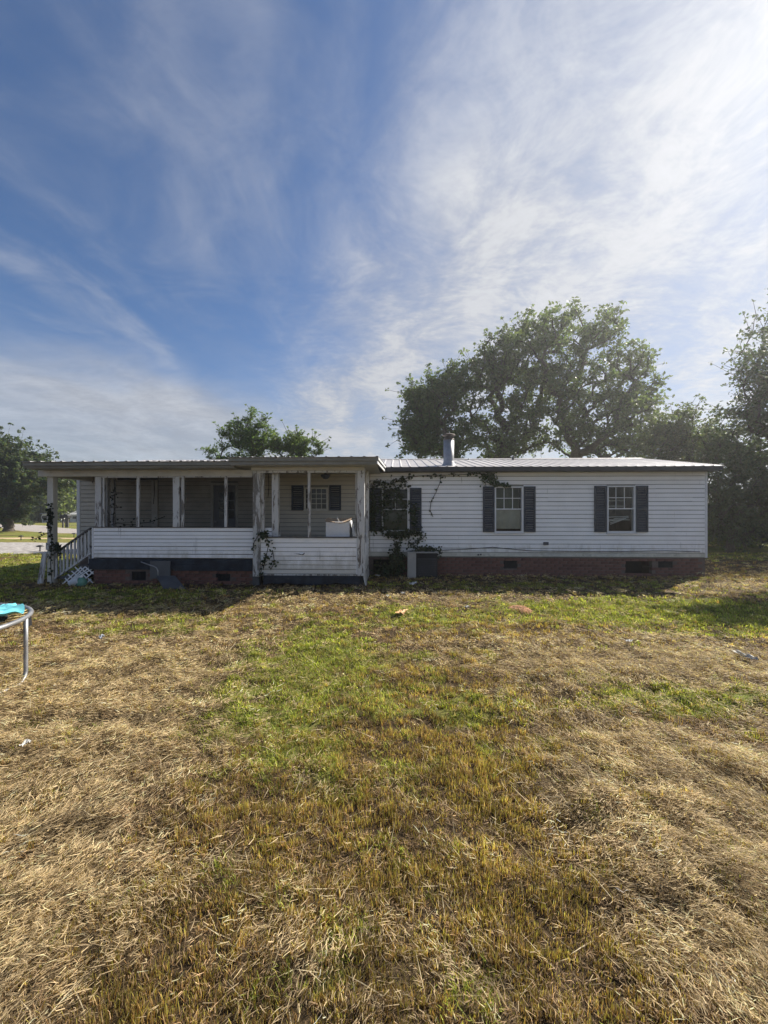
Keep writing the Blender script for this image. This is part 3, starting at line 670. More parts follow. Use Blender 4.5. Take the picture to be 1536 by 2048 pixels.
hp(mb, 'skirt_board', M['blue'])
mb = MB(); a = U(729, VP)-.04     # rotten side board of the bay, warping outwards at the foot
for i in range(6):
    v0, v1 = VP+.02+i*.25, VP+.02+(i+1)*.25; V = [(a+o, v, z) for v in (v0, v1) for (o, z) in ((.0, .26), (.03, .26), (.05+.03*(i == 0), .02), (.02+.03*(i == 0), .02))]
    mb.add(V, [(0, 1, 2, 3), (4, 7, 6, 5), (0, 4, 5, 1), (1, 5, 6, 2), (2, 6, 7, 3), (0, 3, 7, 4)])
hp(mb, 'skirt_board', M['peel2'])
for px_ in (515, 720): a = U(px_, VP+.2); hp(MB().box(a-.08, a+.08, VP+.1, VP+.26, -.05, zbf-.035), 'pier', M['grey'])
HOLES_L = [(U(263, VL), U(291, VL), Zp(1161, VL, 276), Zp(1143, VL, 276)), (U(431, VL), U(460, VL), Zp(1163, VL, 445), Zp(1146, VL, 445))]
skl = hp(mortar_wall(U(187, VL), U(512, VL), VL+.012, VL+.1, -.15, zb2-.004, HOLES_L, 'm'), 'brick_skirting', M['mortar'])
brick_run(skl, U(187, VL), U(512, VL), VL+.045, .012, 4, HOLES_L, seed=5)
for h in HOLES_L: vent(house, h, VL+.01)
# steps with railings at the left end
us0, us1 = U(182, -1.35), U(112, -1.35); n = 3
for i in range(n):
    zt_ = zf-.02-(i+1)*zf/(n+1); x1 = us0-i*.27; hp(MB().box(x1-.31, x1+.0, -1.36, -.42, zt_-.035, zt_, .004), 'step_tread', M['deck']); hp(MB().box(x1-.02, x1-.0, -1.34, -.44, zt_-.16 if i < n-1 else -.03, zt_-.037), 'step_riser', M['deck'])
for vv in (-1.38, -.42):
    rl = empty('railing', parent=house); h0, h1 = (us1, vv, Zp(1107, -1.38, 112)), (us0+.03, vv, Zp(1056, -1.38, 184)) ; lo0 = (us1, vv, h0[2]-.58); lo1 = (us0+.03, vv, h1[2]-.58)
    MB().bar(h0, h1, .07, .035, bev=.004).build('handrail', M['deck'], rl); MB().bar(lo0, lo1, .04, .04).build('bottom_rail', M['peel'], rl)
    for k in range(10):
        t = (k+.5)/10; p = Vector(h0).lerp(Vector(h1), t); MB().box(p.x-.017, p.x+.017, vv-.017, vv+.017, p.z-.6, p.z-.02).build('baluster', M['peel'], rl)
a = U(104, -1.35)
hp(MB().box(a-.075, a+.07, -1.40, -1.27, -.05, zl-.165, .008), 'porch_post', M['cream'])
hp(MB().box(a-.09, a+.085, -1.42, -1.25, Zp(1099, -1.35, 104), Zp(1085, -1.35, 104), .006), 'post_collar', M['peel'])
hp(MB().bar((a-.19, -1.45, -.02), (a-.10, -1.42, .72), .05, .095, (1, 0, 0)), 'post_brace', M['peel'])
# lattice skirt under the steps
lt = empty('lattice_skirt', parent=house); c0 = Vector((U(126, -1.46), -1.47, Zp(1168, -1.46, 130)))
def lat(px0, py0, px1, py1, k):
    v = -1.46-.012*k; p = (U(px0, v), v, Zp(py0, v, px0)); q = (U(px1, v), v, Zp(py1, v, px1)); MB().bar(p, q, .01, .026).build('lattice_strip', M['trim'], lt)
for s in ((124, 1169, 163, 1134), (131, 1170, 171, 1133), (140, 1162, 181, 1134), (150, 1158, 187, 1136), (166, 1162, 187, 1143), (171, 1168, 182, 1158)): lat(*s, 0)
for s in ((150, 1134, 173, 1156), (160, 1134, 177, 1150), (171, 1134, 187, 1148), (143, 1142, 162, 1158), (136, 1149, 155, 1166), (130, 1156, 140, 1167), (176, 1157, 186, 1166)): lat(*s, 1)
# porch ceiling lamp and hanging bits
lu = U(651, -.8); lp = MB().lathe([(.0, .0), (.07, -.0), (.075, -.02), (.03, -.03), (.03, -.07), (.1, -.08), (.12, -.1), (.09, -.15), (.05, -.19), (.0, -.2)], (lu, -.8, zb_-.19), 16).build('ceiling_lamp', M['shutter'], house)
for px_, py0, py1 in ((537, 953, 995), (308, 962, 1008), (186, 953, 966)):
    v_ = -.6; hp(MB().tube([(U(px_, v_), v_, Zp(py0, v_, px_)+.06), (U(px_+.8, v_), v_, Zp((py0+py1)/2, v_, px_)), (U(px_-1, v_), v_, Zp(py1, v_, px_))], .008, 6), 'hanging_cord', M['cable'])
# wall fittings: cable, outlet box
pts = [(U(x, -.03), -.028, Zp(y, -.03, x)) for x, y in ((840, 1103), (880, 1100.5), (930, 1098.5), (985, 1094.5), (1010, 1097), (1060, 1101.5), (1130, 1102.5), (1240, 1103), (1330, 1101.5), (1400, 1103.5))]
hp(MB().tube(pts, .009, 6), 'cable', M['cable'])
hp(MB().box(U(1087, -.03), U(1097, -.03), -.05, -.008, Zp(1090, -.03, 1092), Zp(1084, -.03, 1092), .006), 'outlet_box', M['grey'])
for px_, py_ in ((955, 1108), (960, 1107.5), (982, 1114)): hp(MB().box(U(px_, -.02), U(px_+3, -.02), -.03, -.01, Zp(py_+3, -.02, px_), Zp(py_, -.02, px_)), 'cable_clip', M['grey'])
# meter board and conduit on the porch rim
hp(MB().box(U(305, VL), U(345, VL), VL-.10, VL-.058, Zp(1156, VL, 320), Zp(1121, VL, 320), .006), 'access_panel', M['grey'])
hp(MB().tube([(U(x, VL-.08), VL-.1, Zp(y, VL, x)) for x, y in ((283, 1122.5), (295, 1127), (308, 1131), (314, 1134), (317, 1140), (317, 1158))], .013, 8), 'conduit', M['steel'])

# ------------------------------------------------------------------ foliage
def leaves(C, sig, n, size, col, var=.25, up=.3, aspect=.55, flat=.75):
    """n leaf blades round every centre C; returns verts, quads, colours"""
    C = np.asarray(C, float); k = len(C); N = k*n
    s3 = np.asarray(sig, float).reshape(-1, 1, 1) if np.ndim(sig) else sig
    off = rng.normal(size=(k, n, 3)); off /= np.maximum(np.linalg.norm(off, axis=2, keepdims=True), 1e-6); off *= rng.uniform(0, 1, (k, n, 1))**.5*1.5
    p = (C[:, None]+off*s3*np.array([1, 1, flat])).reshape(-1, 3)
    nrm = rng.normal(size=(N, 3)); nrm[:, 2] = nrm[:, 2]+up*2; nrm /= np.linalg.norm(nrm, axis=1, keepdims=True)
    t = rng.normal(size=(N, 3)); t -= nrm*(t*nrm).sum(1, keepdims=True); t /= np.linalg.norm(t, axis=1, keepdims=True); b = np.cross(nrm, t)
    L = (size*rng.uniform(.6, 1.3, N))[:, None]; W = L*aspect
    V = np.stack([p-t*L*.5, p+b*W*.5-t*L*.05, p+t*L*.5-nrm*L*.1, p-b*W*.5-t*L*.05], 1).reshape(-1, 3)
    Fq = np.arange(N*4).reshape(N, 4)
    cl = np.repeat(rng.normal(0, 1, (k, 1)), n, 1).reshape(-1, 1)*.9+rng.normal(0, 1, (N, 1))*.9
    base = np.asarray(col, float); hue = rng.normal(0, 1, (N, 1))
    c = base*(1+var*cl*.6)+np.array([.02, .006, -.002])*hue*.6; c = np.clip(c, .006, 1)
    return V, Fq, np.repeat(c, 4, 0)
def tubes_np(segs, sides=5):
    p = np.array([q[0] for q in segs], float); q = np.array([q[1] for q in segs], float); r0 = np.array([q[2] for q in segs])[:, None, None]; r1 = np.array([q[3] for q in segs])[:, None, None]
    dv = q-p; dv /= np.maximum(np.linalg.norm(dv, axis=1, keepdims=True), 1e-6); a = np.cross(dv, [.3, .2, 1.]); a /= np.maximum(np.linalg.norm(a, axis=1, keepdims=True), 1e-6); c = np.cross(dv, a)
    ang = np.arange(sides)*2*math.pi/sides; ring = np.cos(ang)[None, :, None]*a[:, None]+np.sin(ang)[None, :, None]*c[:, None]
    V = np.concatenate([p[:, None]+ring*r0, q[:, None]+ring*r1], 1).reshape(-1, 3); k = np.arange(sides); j = (k+1) % sides
    Fq = (np.arange(len(p))[:, None, None]*2*sides+np.stack([k, j, sides+j, sides+k], 1)[None]).reshape(-1, 4); return V, Fq
def px3(px, py, d_): return np.array([(px-768)/F*d_, d_, CAMZ+(1024-py)/F*d_])
def tree(name, label, cat, base, fork, lobes, ncl, nl, sig, lsize, col, r0=.25, group=None, shell=2.2, up=.3, tr='leaf', aspect=.55, lean=(0, 0), stems=1):
    """tapered trunk, limbs that reach every leaf cluster, leaves as single blades"""
    base = np.array([base[0], base[1], 0.]); root = empty(name, tuple(base)); tag(root, label, cat, group)
    lb = np.array([l[:3] for l in lobes], float)-base; lr = np.array([l[3:6] for l in lobes], float)
    w = np.prod(lr, 1)**.8; w /= w.sum(); pick = rng.choice(len(lobes), ncl, p=w)
    dirs = rng.normal(size=(ncl, 3)); dirs /= np.linalg.norm(dirs, axis=1, keepdims=True)
    C = lb[pick]+dirs*lr[pick]*(rng.uniform(0.02, 1, ncl)**(1/shell))[:, None]; C = C[C[:, 2] > .25]
    nodes = []; par = []
    for s_ in range(stems):
        a = rng.uniform(0, 6.28); pr = -1
        for t in np.linspace(0, 1, 7):
            sp = (.12 if stems == 1 else .55)*fork*t*t*.5
            nodes.append(np.array([lean[0]*t*fork+math.cos(a)*sp+rng.normal(0, .02)*fork*t, lean[1]*t*fork+math.sin(a)*sp, -.1+(fork+.1)*t])); par.append(pr); pr = len(nodes)-1
    top = nodes[-1]; order = np.argsort(np.linalg.norm(C-top, axis=1))
    nd = np.array(nodes); depth = [0]*len(nodes)
    ends = []
    arr = np.zeros((len(nodes)+len(C)*4, 3)); k = len(nodes); arr[:k] = nd; lvl = np.zeros(len(arr)); lvl[:k] = np.linspace(0, 0, k)
    low = np.zeros(len(arr)); 
    for i in order:
        c = C[i]; dv = c-arr[:k]; dist = np.linalg.norm(dv, axis=1)
        cost = dist+np.maximum(0, .25-dv[:, 2])*.8+lvl[:k]*.12
        cost[[j for j in range(min(k, 7*stems)) if arr[j, 2] < fork*.45]] += 4
        j = int(np.argmin(cost)); p = arr[j]; L = dist[j]; m = 3 if L > .9 else 2
        prev = j
        for t in np.linspace(0, 1, m+1)[1:]:
            q = p+(c-p)*t; q[2] += math.sin(t*math.pi)*L*.1; q += rng.normal(0, .035*L, 3)*(t < 1)
            arr[k] = q; lvl[k] = lvl[prev]+.35; par.append(prev); prev = k; k += 1
        ends.append(prev)
    cnt = np.zeros(k); cnt[ends] += 1
    for i in range(k-1, -1, -1):
        if par[i] >= 0: cnt[par[i]] += cnt[i]
    rad = np.maximum(.011, r0*(cnt/max(cnt.max(), 1))**.47)
    segs = []
    for i in range(k):
        if par[i] >= 0:
            ra, rb = min(rad[par[i]], rad[i]*1.35+.004), rad[i]
            if arr[i, 2] < .35*fork and i < 7*stems: ra *= 1.0+.5*(1-max(arr[par[i], 2], 0)/(.35*fork+.01))
            segs.append((arr[par[i]], arr[i], ra, rb))
    E = arr[ends]; V, Fq, cc_ = leaves(E, sig*rng.uniform(.55, 1.25, len(E)), nl, lsize, col, up=up, aspect=aspect)
    # loose sprays that stick out of the clusters
    m_ = int(len(E)*1.6); ii = rng.integers(0, len(E), m_); dd = E[ii]-lb[0]*[1, 1, .8]; dd /= np.maximum(np.linalg.norm(dd, axis=1, keepdims=True), .1); dd = dd+rng.normal(0, .5, (m_, 3))
    T = E[ii]+dd*(sig*rng.uniform(1.0, 2.1, m_))[:, None]; V2, F2, c2 = leaves(T, sig*.28, max(5, nl//7), lsize*1.05, np.asarray(col)*1.12, up=up, aspect=aspect)
    Fq = np.concatenate([Fq, F2+len(V)]); V = np.concatenate([V, V2]); cc_ = np.concatenate([cc_, c2])
    sg, sf = tubes_np(segs+[(E[a_], T[b_], .012, .006) for b_, a_ in enumerate(ii)], 5); link('trunk', np_mesh('trunk', sg, sf, None, True), M['bark'], root)
    link('crown', np_mesh('crown', V, Fq, cc_), M[tr], root)
    return root
def lobe(px, py, d_, rx, rz, ry=None):
    c = px3(px, py, d_); s = d_/F; return (*c, rx*s, (ry if ry else (rx+rz)/2)*s, rz*s)
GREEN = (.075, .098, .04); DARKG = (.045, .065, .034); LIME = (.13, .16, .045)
# the big tree over the right half of the roof
tree('broadleaf_tree', 'tallest broad spreading tree rising behind the chimney and right half of roof', 'tree', (9.6, 26.), 2.6,
     [lobe(1080, 740, 25, 105, 100), lobe(1140, 655, 25, 50, 55), lobe(1070, 665, 25.5, 46, 42), lobe(1210, 662, 25, 34, 50), lobe(1000, 730, 24.5, 62, 62), lobe(955, 790, 25, 55, 65),
      lobe(1255, 770, 25.5, 55, 66), lobe(1180, 810, 24.5, 90, 70), lobe(1080, 850, 25, 110, 55), lobe(1280, 840, 26, 45, 60), lobe(1146, 622, 25, 10, 24), lobe(1290, 735, 25, 18, 34),
      lobe(1010, 880, 25, 80, 50), lobe(1200, 890, 25, 100, 45), lobe(1290, 900, 25, 40, 40), lobe(1235, 640, 25, 12, 20), lobe(1020, 680, 25, 24, 24), lobe(975, 712, 25, 26, 22), lobe(945, 740, 25, 26, 22), lobe(1302, 790, 25, 16, 30), lobe(1252, 712, 25, 40, 36), lobe(1180, 700, 25, 50, 50)],
     900, 52, .34, .2, (.125, .165, .078), .42, stems=4, shell=2.6)
tree('broadleaf_tree', 'rounded lower tree left of the chimney behind metal roof', 'tree', (3.9, 23.), 2.2,
     [lobe(872, 800, 23, 50, 55), lobe(838, 850, 23, 36, 56), lobe(915, 770, 23.5, 32, 30), lobe(880, 880, 23, 70, 50), lobe(830, 795, 23, 18, 26), lobe(905, 735, 23, 10, 12)], 330, 75, .36, .16, (.105, .145, .065), .22, shell=2.6)
tree('broadleaf_tree', 'small loose tree between the tallest tree and the right edge trees', 'tree', (15.6, 22.), 1.6,
     [lobe(1360, 860, 22, 40, 38), lobe(1335, 890, 22, 50, 40), lobe(1395, 890, 22, 40, 40), lobe(1375, 832, 22, 10, 20), lobe(1345, 960, 22, 60, 60), lobe(1400, 900, 22, 60, 34), lobe(1320, 870, 22, 30, 36)], 340, 62, .34, .15, (.1, .13, .06), .13, shell=2.4)
# trees and brush at the right edge
tree('broadleaf_tree', 'tall dark tree at the far right edge, reaching above the roof', 'tree', (20.5, 18.6), 4.0,
     [lobe(1560, 690, 18, 62, 95), lobe(1525, 770, 18, 50, 46), lobe(1580, 810, 18, 90, 80), lobe(1490, 840, 18.5, 62, 30), lobe(1560, 900, 18.5, 95, 70), lobe(1500, 730, 18, 16, 30), lobe(1640, 700, 19, 90, 100),
      lobe(1470, 920, 19, 50, 40), lobe(1680, 850, 18, 90, 90), lobe(1440, 820, 18.5, 24, 12)], 560, 54, .34, .155, (.09, .12, .07), .3, shell=2.3)
tree('broadleaf_tree', 'tree standing just outside the right picture edge, shading the lawn', 'tree', (17., 11.8), 3.6,
     [(13.4, 11.7, 7.5, 1.3, .8, .9), (15.2, 11.9, 7.6, 1.6, 1.2, 1.3), (16.8, 11.8, 6.4, 1.8, 1.6, 1.6)], 170, 70, .34, .14, (.07, .1, .056), .2, shell=2.)
tree('broadleaf_tree', 'low spreading dark tree crowding the right house corner', 'tree', (14.2, 15.8), 1.2,
     [lobe(1460, 960, 15.5, 60, 70), lobe(1440, 1010, 15.5, 40, 60), lobe(1510, 1000, 15.5, 60, 50), lobe(1440, 900, 16, 36, 36), lobe(1545, 950, 15, 50, 60), lobe(1470, 1050, 15.5, 50, 30)], 260, 62, .28, .115, (.095, .115, .07), .13, stems=2, shell=2.)
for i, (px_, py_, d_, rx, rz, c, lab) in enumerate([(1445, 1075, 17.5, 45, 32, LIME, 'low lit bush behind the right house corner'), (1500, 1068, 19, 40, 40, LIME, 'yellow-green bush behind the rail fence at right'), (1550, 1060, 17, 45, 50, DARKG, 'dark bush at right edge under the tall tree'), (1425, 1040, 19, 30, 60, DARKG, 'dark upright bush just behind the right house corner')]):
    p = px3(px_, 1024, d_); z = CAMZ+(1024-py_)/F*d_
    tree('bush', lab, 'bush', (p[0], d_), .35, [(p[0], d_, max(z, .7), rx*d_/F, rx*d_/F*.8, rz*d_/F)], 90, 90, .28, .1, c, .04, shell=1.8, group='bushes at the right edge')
# evergreens behind the porch roof
tree('evergreen_tree', 'taller bushy green tree above the middle of porch roof', 'tree', (-6.9, 20.), 1.6,
     [lobe(490, 880, 20, 34, 34), lobe(503, 838, 20, 11, 20), lobe(488, 850, 20, 12, 24), lobe(468, 848, 20, 10, 18), lobe(455, 868, 20, 16, 9), lobe(440, 893, 20, 18, 8), lobe(420, 903, 20, 15, 6), lobe(522, 850, 20, 10, 16), lobe(535, 865, 20, 14, 20), lobe(545, 890, 20, 14, 20), lobe(510, 890, 20, 30, 26), lobe(470, 960, 20, 60, 60)], 360, 76, .2, .13, (.115, .17, .06), .16, shell=2., up=.6, aspect=.38)
tree('evergreen_tree', 'shorter green tree with pointed shoots above the porch roof', 'tree', (-4.4, 19.5), 1.4,
     [lobe(585, 885, 19.5, 14, 32), lobe(575, 895, 19.5, 10, 24), lobe(597, 895, 19.5, 12, 24), lobe(611, 880, 19.5, 6, 24), lobe(627, 884, 19.5, 6, 22), lobe(636, 898, 19.5, 6, 16), lobe(565, 905, 19.5, 14, 14), lobe(553, 892, 19.5, 13, 20), lobe(610, 905, 19.5, 24, 14), lobe(600, 950, 19.5, 46, 50)], 290, 72, .17, .12, (.135, .19, .065), .11, shell=2., up=.6, aspect=.38)
# left side
tree('broadleaf_tree', 'large tree at the far left edge beside the road', 'tree', (-32.2, 33.), 2.6,
     [lobe(0, 922, 33, 52, 50), lobe(-50, 925, 33, 75, 70), lobe(40, 950, 33, 52, 40), lobe(90, 965, 33, 50, 22), lobe(20, 1000, 33, 40, 36), lobe(125, 965, 33, 26, 14), lobe(30, 1025, 33, 40, 14), lobe(-5, 1030, 33, 30, 16), lobe(70, 915, 34, 34, 14)], 460, 70, .45, .25, (.075, .1, .05), .33, shell=2.2)
for i, (px_, d_, top, wd, c, lab) in enumerate([(100, 62, 985, 36, LIME, 'yellow-green tree across the road behind porch post'), (60, 66, 990, 40, (.11, .13, .045), 'olive tree across the road left of the porch post'), (138, 74, 978, 26, DARKG, 'dark rounded tree across the road next to house corner'), (160, 80, 975, 30, DARKG, 'far dark tree mostly hidden by the house corner'),
                                               (20, 70, 980, 45, (.08, .1, .04), 'far olive tree behind the left edge tree'), (-40, 75, 970, 50, DARKG, 'far dark tree beyond the left picture edge')]):
    s_ = d_/F; cx_ = (px_-768)*s_; h = CAMZ+(1024-top)*s_
    tree('far_tree', lab, 'tree', (cx_, d_), 1.2, [(cx_, d_, h*.5, wd*s_, wd*s_*.7, h*.5), (cx_+wd*s_*.2, d_, h*.75, wd*s_*.5, wd*s_*.5, h*.25)], 110, 70, .95, .5, c, .25, shell=2., group='trees across the road')
# far wood closing the horizon
C = []
for x in np.arange(-230, 240, 3.2):
    y = 120+18*math.sin(x*.03)+rng.uniform(-6, 6); h = 9+3*math.sin(x*.11)+rng.uniform(-2, 3)
    for k in range(9): C.append((x+rng.normal(0, 1.4), y+rng.normal(0, 1.5), rng.uniform(.6, h)))
V, Fq, cc_ = leaves(C, 1.7, 18, 1.35, (.06, .08, .04)); tag(link('far_wood', np_mesh('far_wood', V, Fq, cc_), M['leaf']), 'distant dark wood along the horizon', 'wood', kind='stuff')

# climbing ivy
def ivy(name, label, cat, stems, n, size, col=(.045, .065, .03), spread=.1, extra=None, parent_loc=(0, 0, 0)):
    """stems: polylines in house coordinates (u, v, z); leaves hang on them"""
    root = empty(name, (0, HY, 0), -YAW); tag(root, label, cat, 'climbing vines on the house'); mb = MB(); C = []
    for st in stems:
        mb.tube(st, [.008]*len(st), 5, False); P_ = [Vector(p) for p in st]; Ls = [(P_[i+1]-P_[i]).length for i in range(len(P_)-1)]; T = sum(Ls)
        for _ in range(max(2, int(n*T))):
            s = random.uniform(0, T); i = 0
            while i < len(Ls)-1 and s > Ls[i]: s -= Ls[i]; i += 1
            q = P_[i].lerp(P_[i+1], min(1, s/max(Ls[i], 1e-5))); C.append((q.x+random.gauss(0, spread), q.y-abs(random.gauss(0, spread*.35)), q.z+random.gauss(0, spread)))
    for blob in (extra or []):
        (bu, bv, bz), (ru, rv, rz), m = blob
        for _ in range(m): C.append((random.gauss(bu, ru*.5), bv-abs(random.gauss(0, rv*.5)), random.gauss(bz, rz*.5)))
    mb.build('stem', M['vine'], root)
    V, Fq, c = leaves(C, .02, 2, size, col, up=.0, aspect=.85, var=.35); link('foliage', np_mesh('foliage', V, Fq, c), M['ivy'], root)
    return root
hv = lambda px, py, v: (U(px, v), v, Zp(py, v, px))
ivy('ivy_vine', 'thick ivy growing over the window beside the porch bay', 'ivy',
    [[hv(790, 1150, -.25), hv(792, 1110, -.15), hv(788, 1075, -.09), hv(770, 1060, -.08), hv(750, 1062, -.08), hv(744, 1030, -.08), hv(744, 985, -.08)],
     [hv(792, 1110, -.15), hv(800, 1075, -.09), hv(825, 1062, -.08), hv(842, 1066, -.07)], [hv(744, 985, -.07), hv(752, 965, -.06), hv(780, 968, -.06), hv(800, 962, -.06), hv(820, 953, -.06)],
     [hv(790, 1060, -.07), hv(800, 1035, -.06), hv(815, 1010, -.06), hv(790, 985, -.06)], [hv(770, 1060, -.07), hv(765, 1020, -.06), hv(775, 985, -.06), hv(815, 965, -.06)], [hv(840, 1066, -.06), hv(848, 1075, -.06), hv(835, 1085, -.06), hv(815, 1088, -.08)]],
    90, .064, spread=.055, extra=[((U(793, -.2), -.18, Zp(1125, -.2, 793)), (.2, .2, .36), 420), ((U(800, -.1), -.1, Zp(1068, -.1, 800)), (.42, .12, .1), 260), ((U(775, -.08), -.07, Zp(1000, -.1, 780)), (.35, .06, .5), 230), ((U(746, -.1), -.07, Zp(1030, -.1, 746)), (.06, .1, .5), 220),
     ((U(770, -.2), -.2, Zp(1140, -.2, 770)), (.3, .25, .2), 200), ((U(828, -.06), -.05, Zp(1030, -.06, 828)), (.12, .04, .4), 90)])
ivy('ivy_vine', 'ivy hanging from the eave onto middle window with pale blind', 'ivy',
    [[hv(940, 946, -.08), hv(962, 948, -.06), hv(970, 962, -.05), hv(972, 973, -.06)], [hv(962, 948, -.06), hv(985, 950, -.06), hv(984, 965, -.06), hv(1000, 970, -.06), hv(1022, 972, -.06)]], 60, .055, (.06, .095, .04), .04,
    extra=[((U(982, -.06), -.05, Zp(958, -.06, 982)), (.15, .05, .16), 110), ((U(998, -.06), -.06, Zp(969, -.06, 998)), (.22, .04, .05), 60)])
ivy('ivy_vine', 'sparse vine creeping along the eave above bare siding', 'ivy', [[hv(820, 953, -.06), hv(850, 951, -.06), hv(900, 950, -.06), hv(935, 949, -.06), hv(955, 947, -.06)]], 26, .06, spread=.03)
ivy('ivy_vine', 'thin single strand of vine hanging on bare siding between two windows', 'ivy', [[hv(882, 951, -.03), hv(880, 965, -.03), hv(872, 985, -.025), hv(862, 1003, -.025), hv(860, 1020, -.025), hv(866, 1034, -.025)]], 9, .06, spread=.02)
ivy('ivy_vine', 'ivy creeping up the left corner post of porch bay', 'ivy', [[hv(520, 1160, -1.68), hv(524, 1130, -1.63), hv(534, 1105, -1.62), hv(538, 1085, -1.62), hv(530, 1072, -1.63), hv(520, 1065, -1.65), hv(508, 1085, -1.63), hv(504, 1100, -1.63)], [hv(534, 1105, -1.62), hv(526, 1140, -1.62)], [hv(545, 1100, -1.6), hv(549, 1125, -1.6), hv(541, 1140, -1.6)]], 34, .055, spread=.04,
    extra=[((U(528, -1.65), -1.63, Zp(1070, -1.65, 528)), (.13, .05, .08), 70)])
ivy('ivy_vine', 'dark vine wrapped round the porch post by the steps', 'ivy', [[hv(104, 1165, -1.42), hv(101, 1130, -1.43), hv(103, 1090, -1.44), hv(100, 1050, -1.44), hv(102, 1020, -1.44)], [hv(101, 1065, -1.44), hv(90, 1068, -1.46), hv(75, 1076, -1.5), hv(62, 1079, -1.5)], [hv(105, 1090, -1.44), hv(118, 1090, -1.44), hv(116, 1105, -1.44), hv(122, 1115, -1.44)]], 26, .06, (.03, .042, .022), .035,
    extra=[((U(101, -1.44), -1.44, Zp(1035, -1.44, 101)), (.06, .05, .26), 80), ((U(116, -1.44), -1.43, Zp(1095, -1.44, 116)), (.1, .05, .1), 60)])
ivy('ivy_vine', 'vine trailing inside the screened porch at left end', 'ivy', [[hv(215, 1052, -.9), hv(235, 1046, -.8), hv(262, 1050, -.7), hv(300, 1044, -.5), hv(330, 1033, -.3)], [hv(226, 1050, -.7), hv(230, 985, -.5), hv(228, 960, -.5)]], 18, .06, (.03, .042, .022), .06)

# ------------------------------------------------------------------ things round the house
# outdoor unit under the ivy
z1 = Zp(1104, -.4, 845); a0, a1 = U(815, -.42), U(877, -.42)
ac = empty('outdoor_unit', (0, HY, 0), -YAW); tag(ac, 'old metal outdoor air-conditioning cabinet with pale corner panel beside ivy', 'air conditioner')
MB().box(a0+.22, a1-.02, -.39, -.06, -.03, z1-.03, .006).build('cabinet', M['black'], ac); MB().box(a0, a0+.215, -.43, -.1, -.03, z1-.028, .006).build('side_panel', M['acwhite'], ac); MB().box(a0-.01, a1, -.44, -.05, z1-.026, z1, .004).build('lid', M['acwhite'], ac)
for i in range(9): MB().box(a0+.25, a1-.05, -.402, -.392, .06+i*.05, .075+i*.05).build('louvre', M['grey'], ac)
ivy('ivy_vine', 'ivy heaped on top of the air-conditioning cabinet', 'ivy', [[hv(820, 1102, -.3), hv(850, 1098, -.3), hv(877, 1100, -.3), hv(880, 1112, -.2)]], 60, .055, spread=.05, extra=[((U(848, -.3), -.25, Zp(1098, -.3, 848)), (.3, .1, .07), 200)])
# white appliance standing in the bay
vA = -1.44; a0, a1 = U(650, vA), U(704, vA); zt_ = Zp(1039, vA, 676)
ap = empty('white_cabinet', (0, HY, 0), -YAW); tag(ap, 'battered white cabinet with warped tan top standing inside the porch bay', 'cabinet')
M['stain'] = pmat('stained_white_enamel', (.68, .68, .68), .5, var=.06, dirt=(.12, .2, .19), dirt_t=(.6, .72), dirt_s=3.5)
M['tan'] = pmat('swollen_board', (.5, .38, .27), .8, var=.12)
MB().box(a0+.015, a1-.05, vA, vA+.42, zbf, zt_-.05, .01).build('body', M['stain'], ap)
mb = MB(); n = 12
for k in range(2):
    V = []
    for j in range(5):
        for i in range(n+1): t = i/n; V.append((a0+(a1-a0-.02)*t, vA-.02+.46*j/4, zt_-.045-k*.012+.05*(2*t-.9)**2-.02+.075*(j/4)+.012*math.sin(t*7+j)))
    mb.add(V, [(j*(n+1)+i, j*(n+1)+i+1, (j+1)*(n+1)+i+1, (j+1)*(n+1)+i) for j in range(4) for i in range(n)], True)
mb.build('warped_top', M['tan'], ap)
mb = MB(); V = [(a1-.045+.03*(i % 2)+.02*j+.012*math.sin(i*2.1+j), vA-.01+.4*i/6, zt_-.015-.12*j-.02*i*.2) for j in range(4) for i in range(7)]
mb.add(V, [(j*7+i, j*7+i+1, (j+1)*7+i+1, (j+1)*7+i) for j in range(3) for i in range(6)], True).build('peeling_sheet', M['trim'], ap)
MB().bar((a0+.3, vA+.1, zt_-.06), (a0+.25, vA+.15, zt_+.05), .02, .03).build('loose_stick', M['peel2'], ap)
# sheet of metal leaning at the brick skirting
sm = MB(); p = [hv(312, 1152, VL-.12), hv(350, 1151, VL-.12)]; q = [(U(327, VL-.62), VL-.62, .02), (U(372, VL-.62), VL-.62, .02)]
V = [p[0], p[1], q[1], q[0]]; V += [(x+.0, y+.01, z-.015) for x, y, z in V]
o = sm.add(V, [(0, 3, 2, 1), (4, 5, 6, 7), (0, 1, 5, 4), (1, 2, 6, 5), (2, 3, 7, 6), (3, 0, 4, 7)]).build('metal_sheet', M['grey']); o.location = (0, HY, 0); o.rotation_euler = (0, 0, -YAW); tag(o, 'grey metal sheet leaning against the porch foundation', 'metal sheet')
# jug and block by the lattice
def on_house(name, u, v, z, label, cat): x, y = world_of(u, v); o = empty(name, (x, y, z)); return tag(o, label, cat)
j = on_house('jug', U(163, -1.75), -1.75, 0, 'round green glass jug on the grass beside white lattice', 'jug')
M['jug'] = pmat('sea_green_glass', (.12, .28, .22), .25, var=.1)
MB().lathe([(.0, -.01), (.07, -.01), (.1, .04), (.105, .1), (.08, .16), (.04, .19), (.025, .2)], n=18).build('body', M['jug'], j); MB().lathe([(.03, .198), (.03, .24), (.0, .245)], n=12).build('cap', M['trim'], j)
j = on_house('bucket', U(149, -1.8), -1.8, 0, 'white bucket lying on its side next to green jug', 'bucket')
b = MB().lathe([(.0, 0), (.065, 0), (.085, .19), (.09, .19), (.09, .205), (.082, .205), (.062, .012), (.0, .012)], n=16).build('body', M['trim'], j); b.rotation_euler = (R(12), R(78), R(20)); b.location = (-.1, 0, .075)
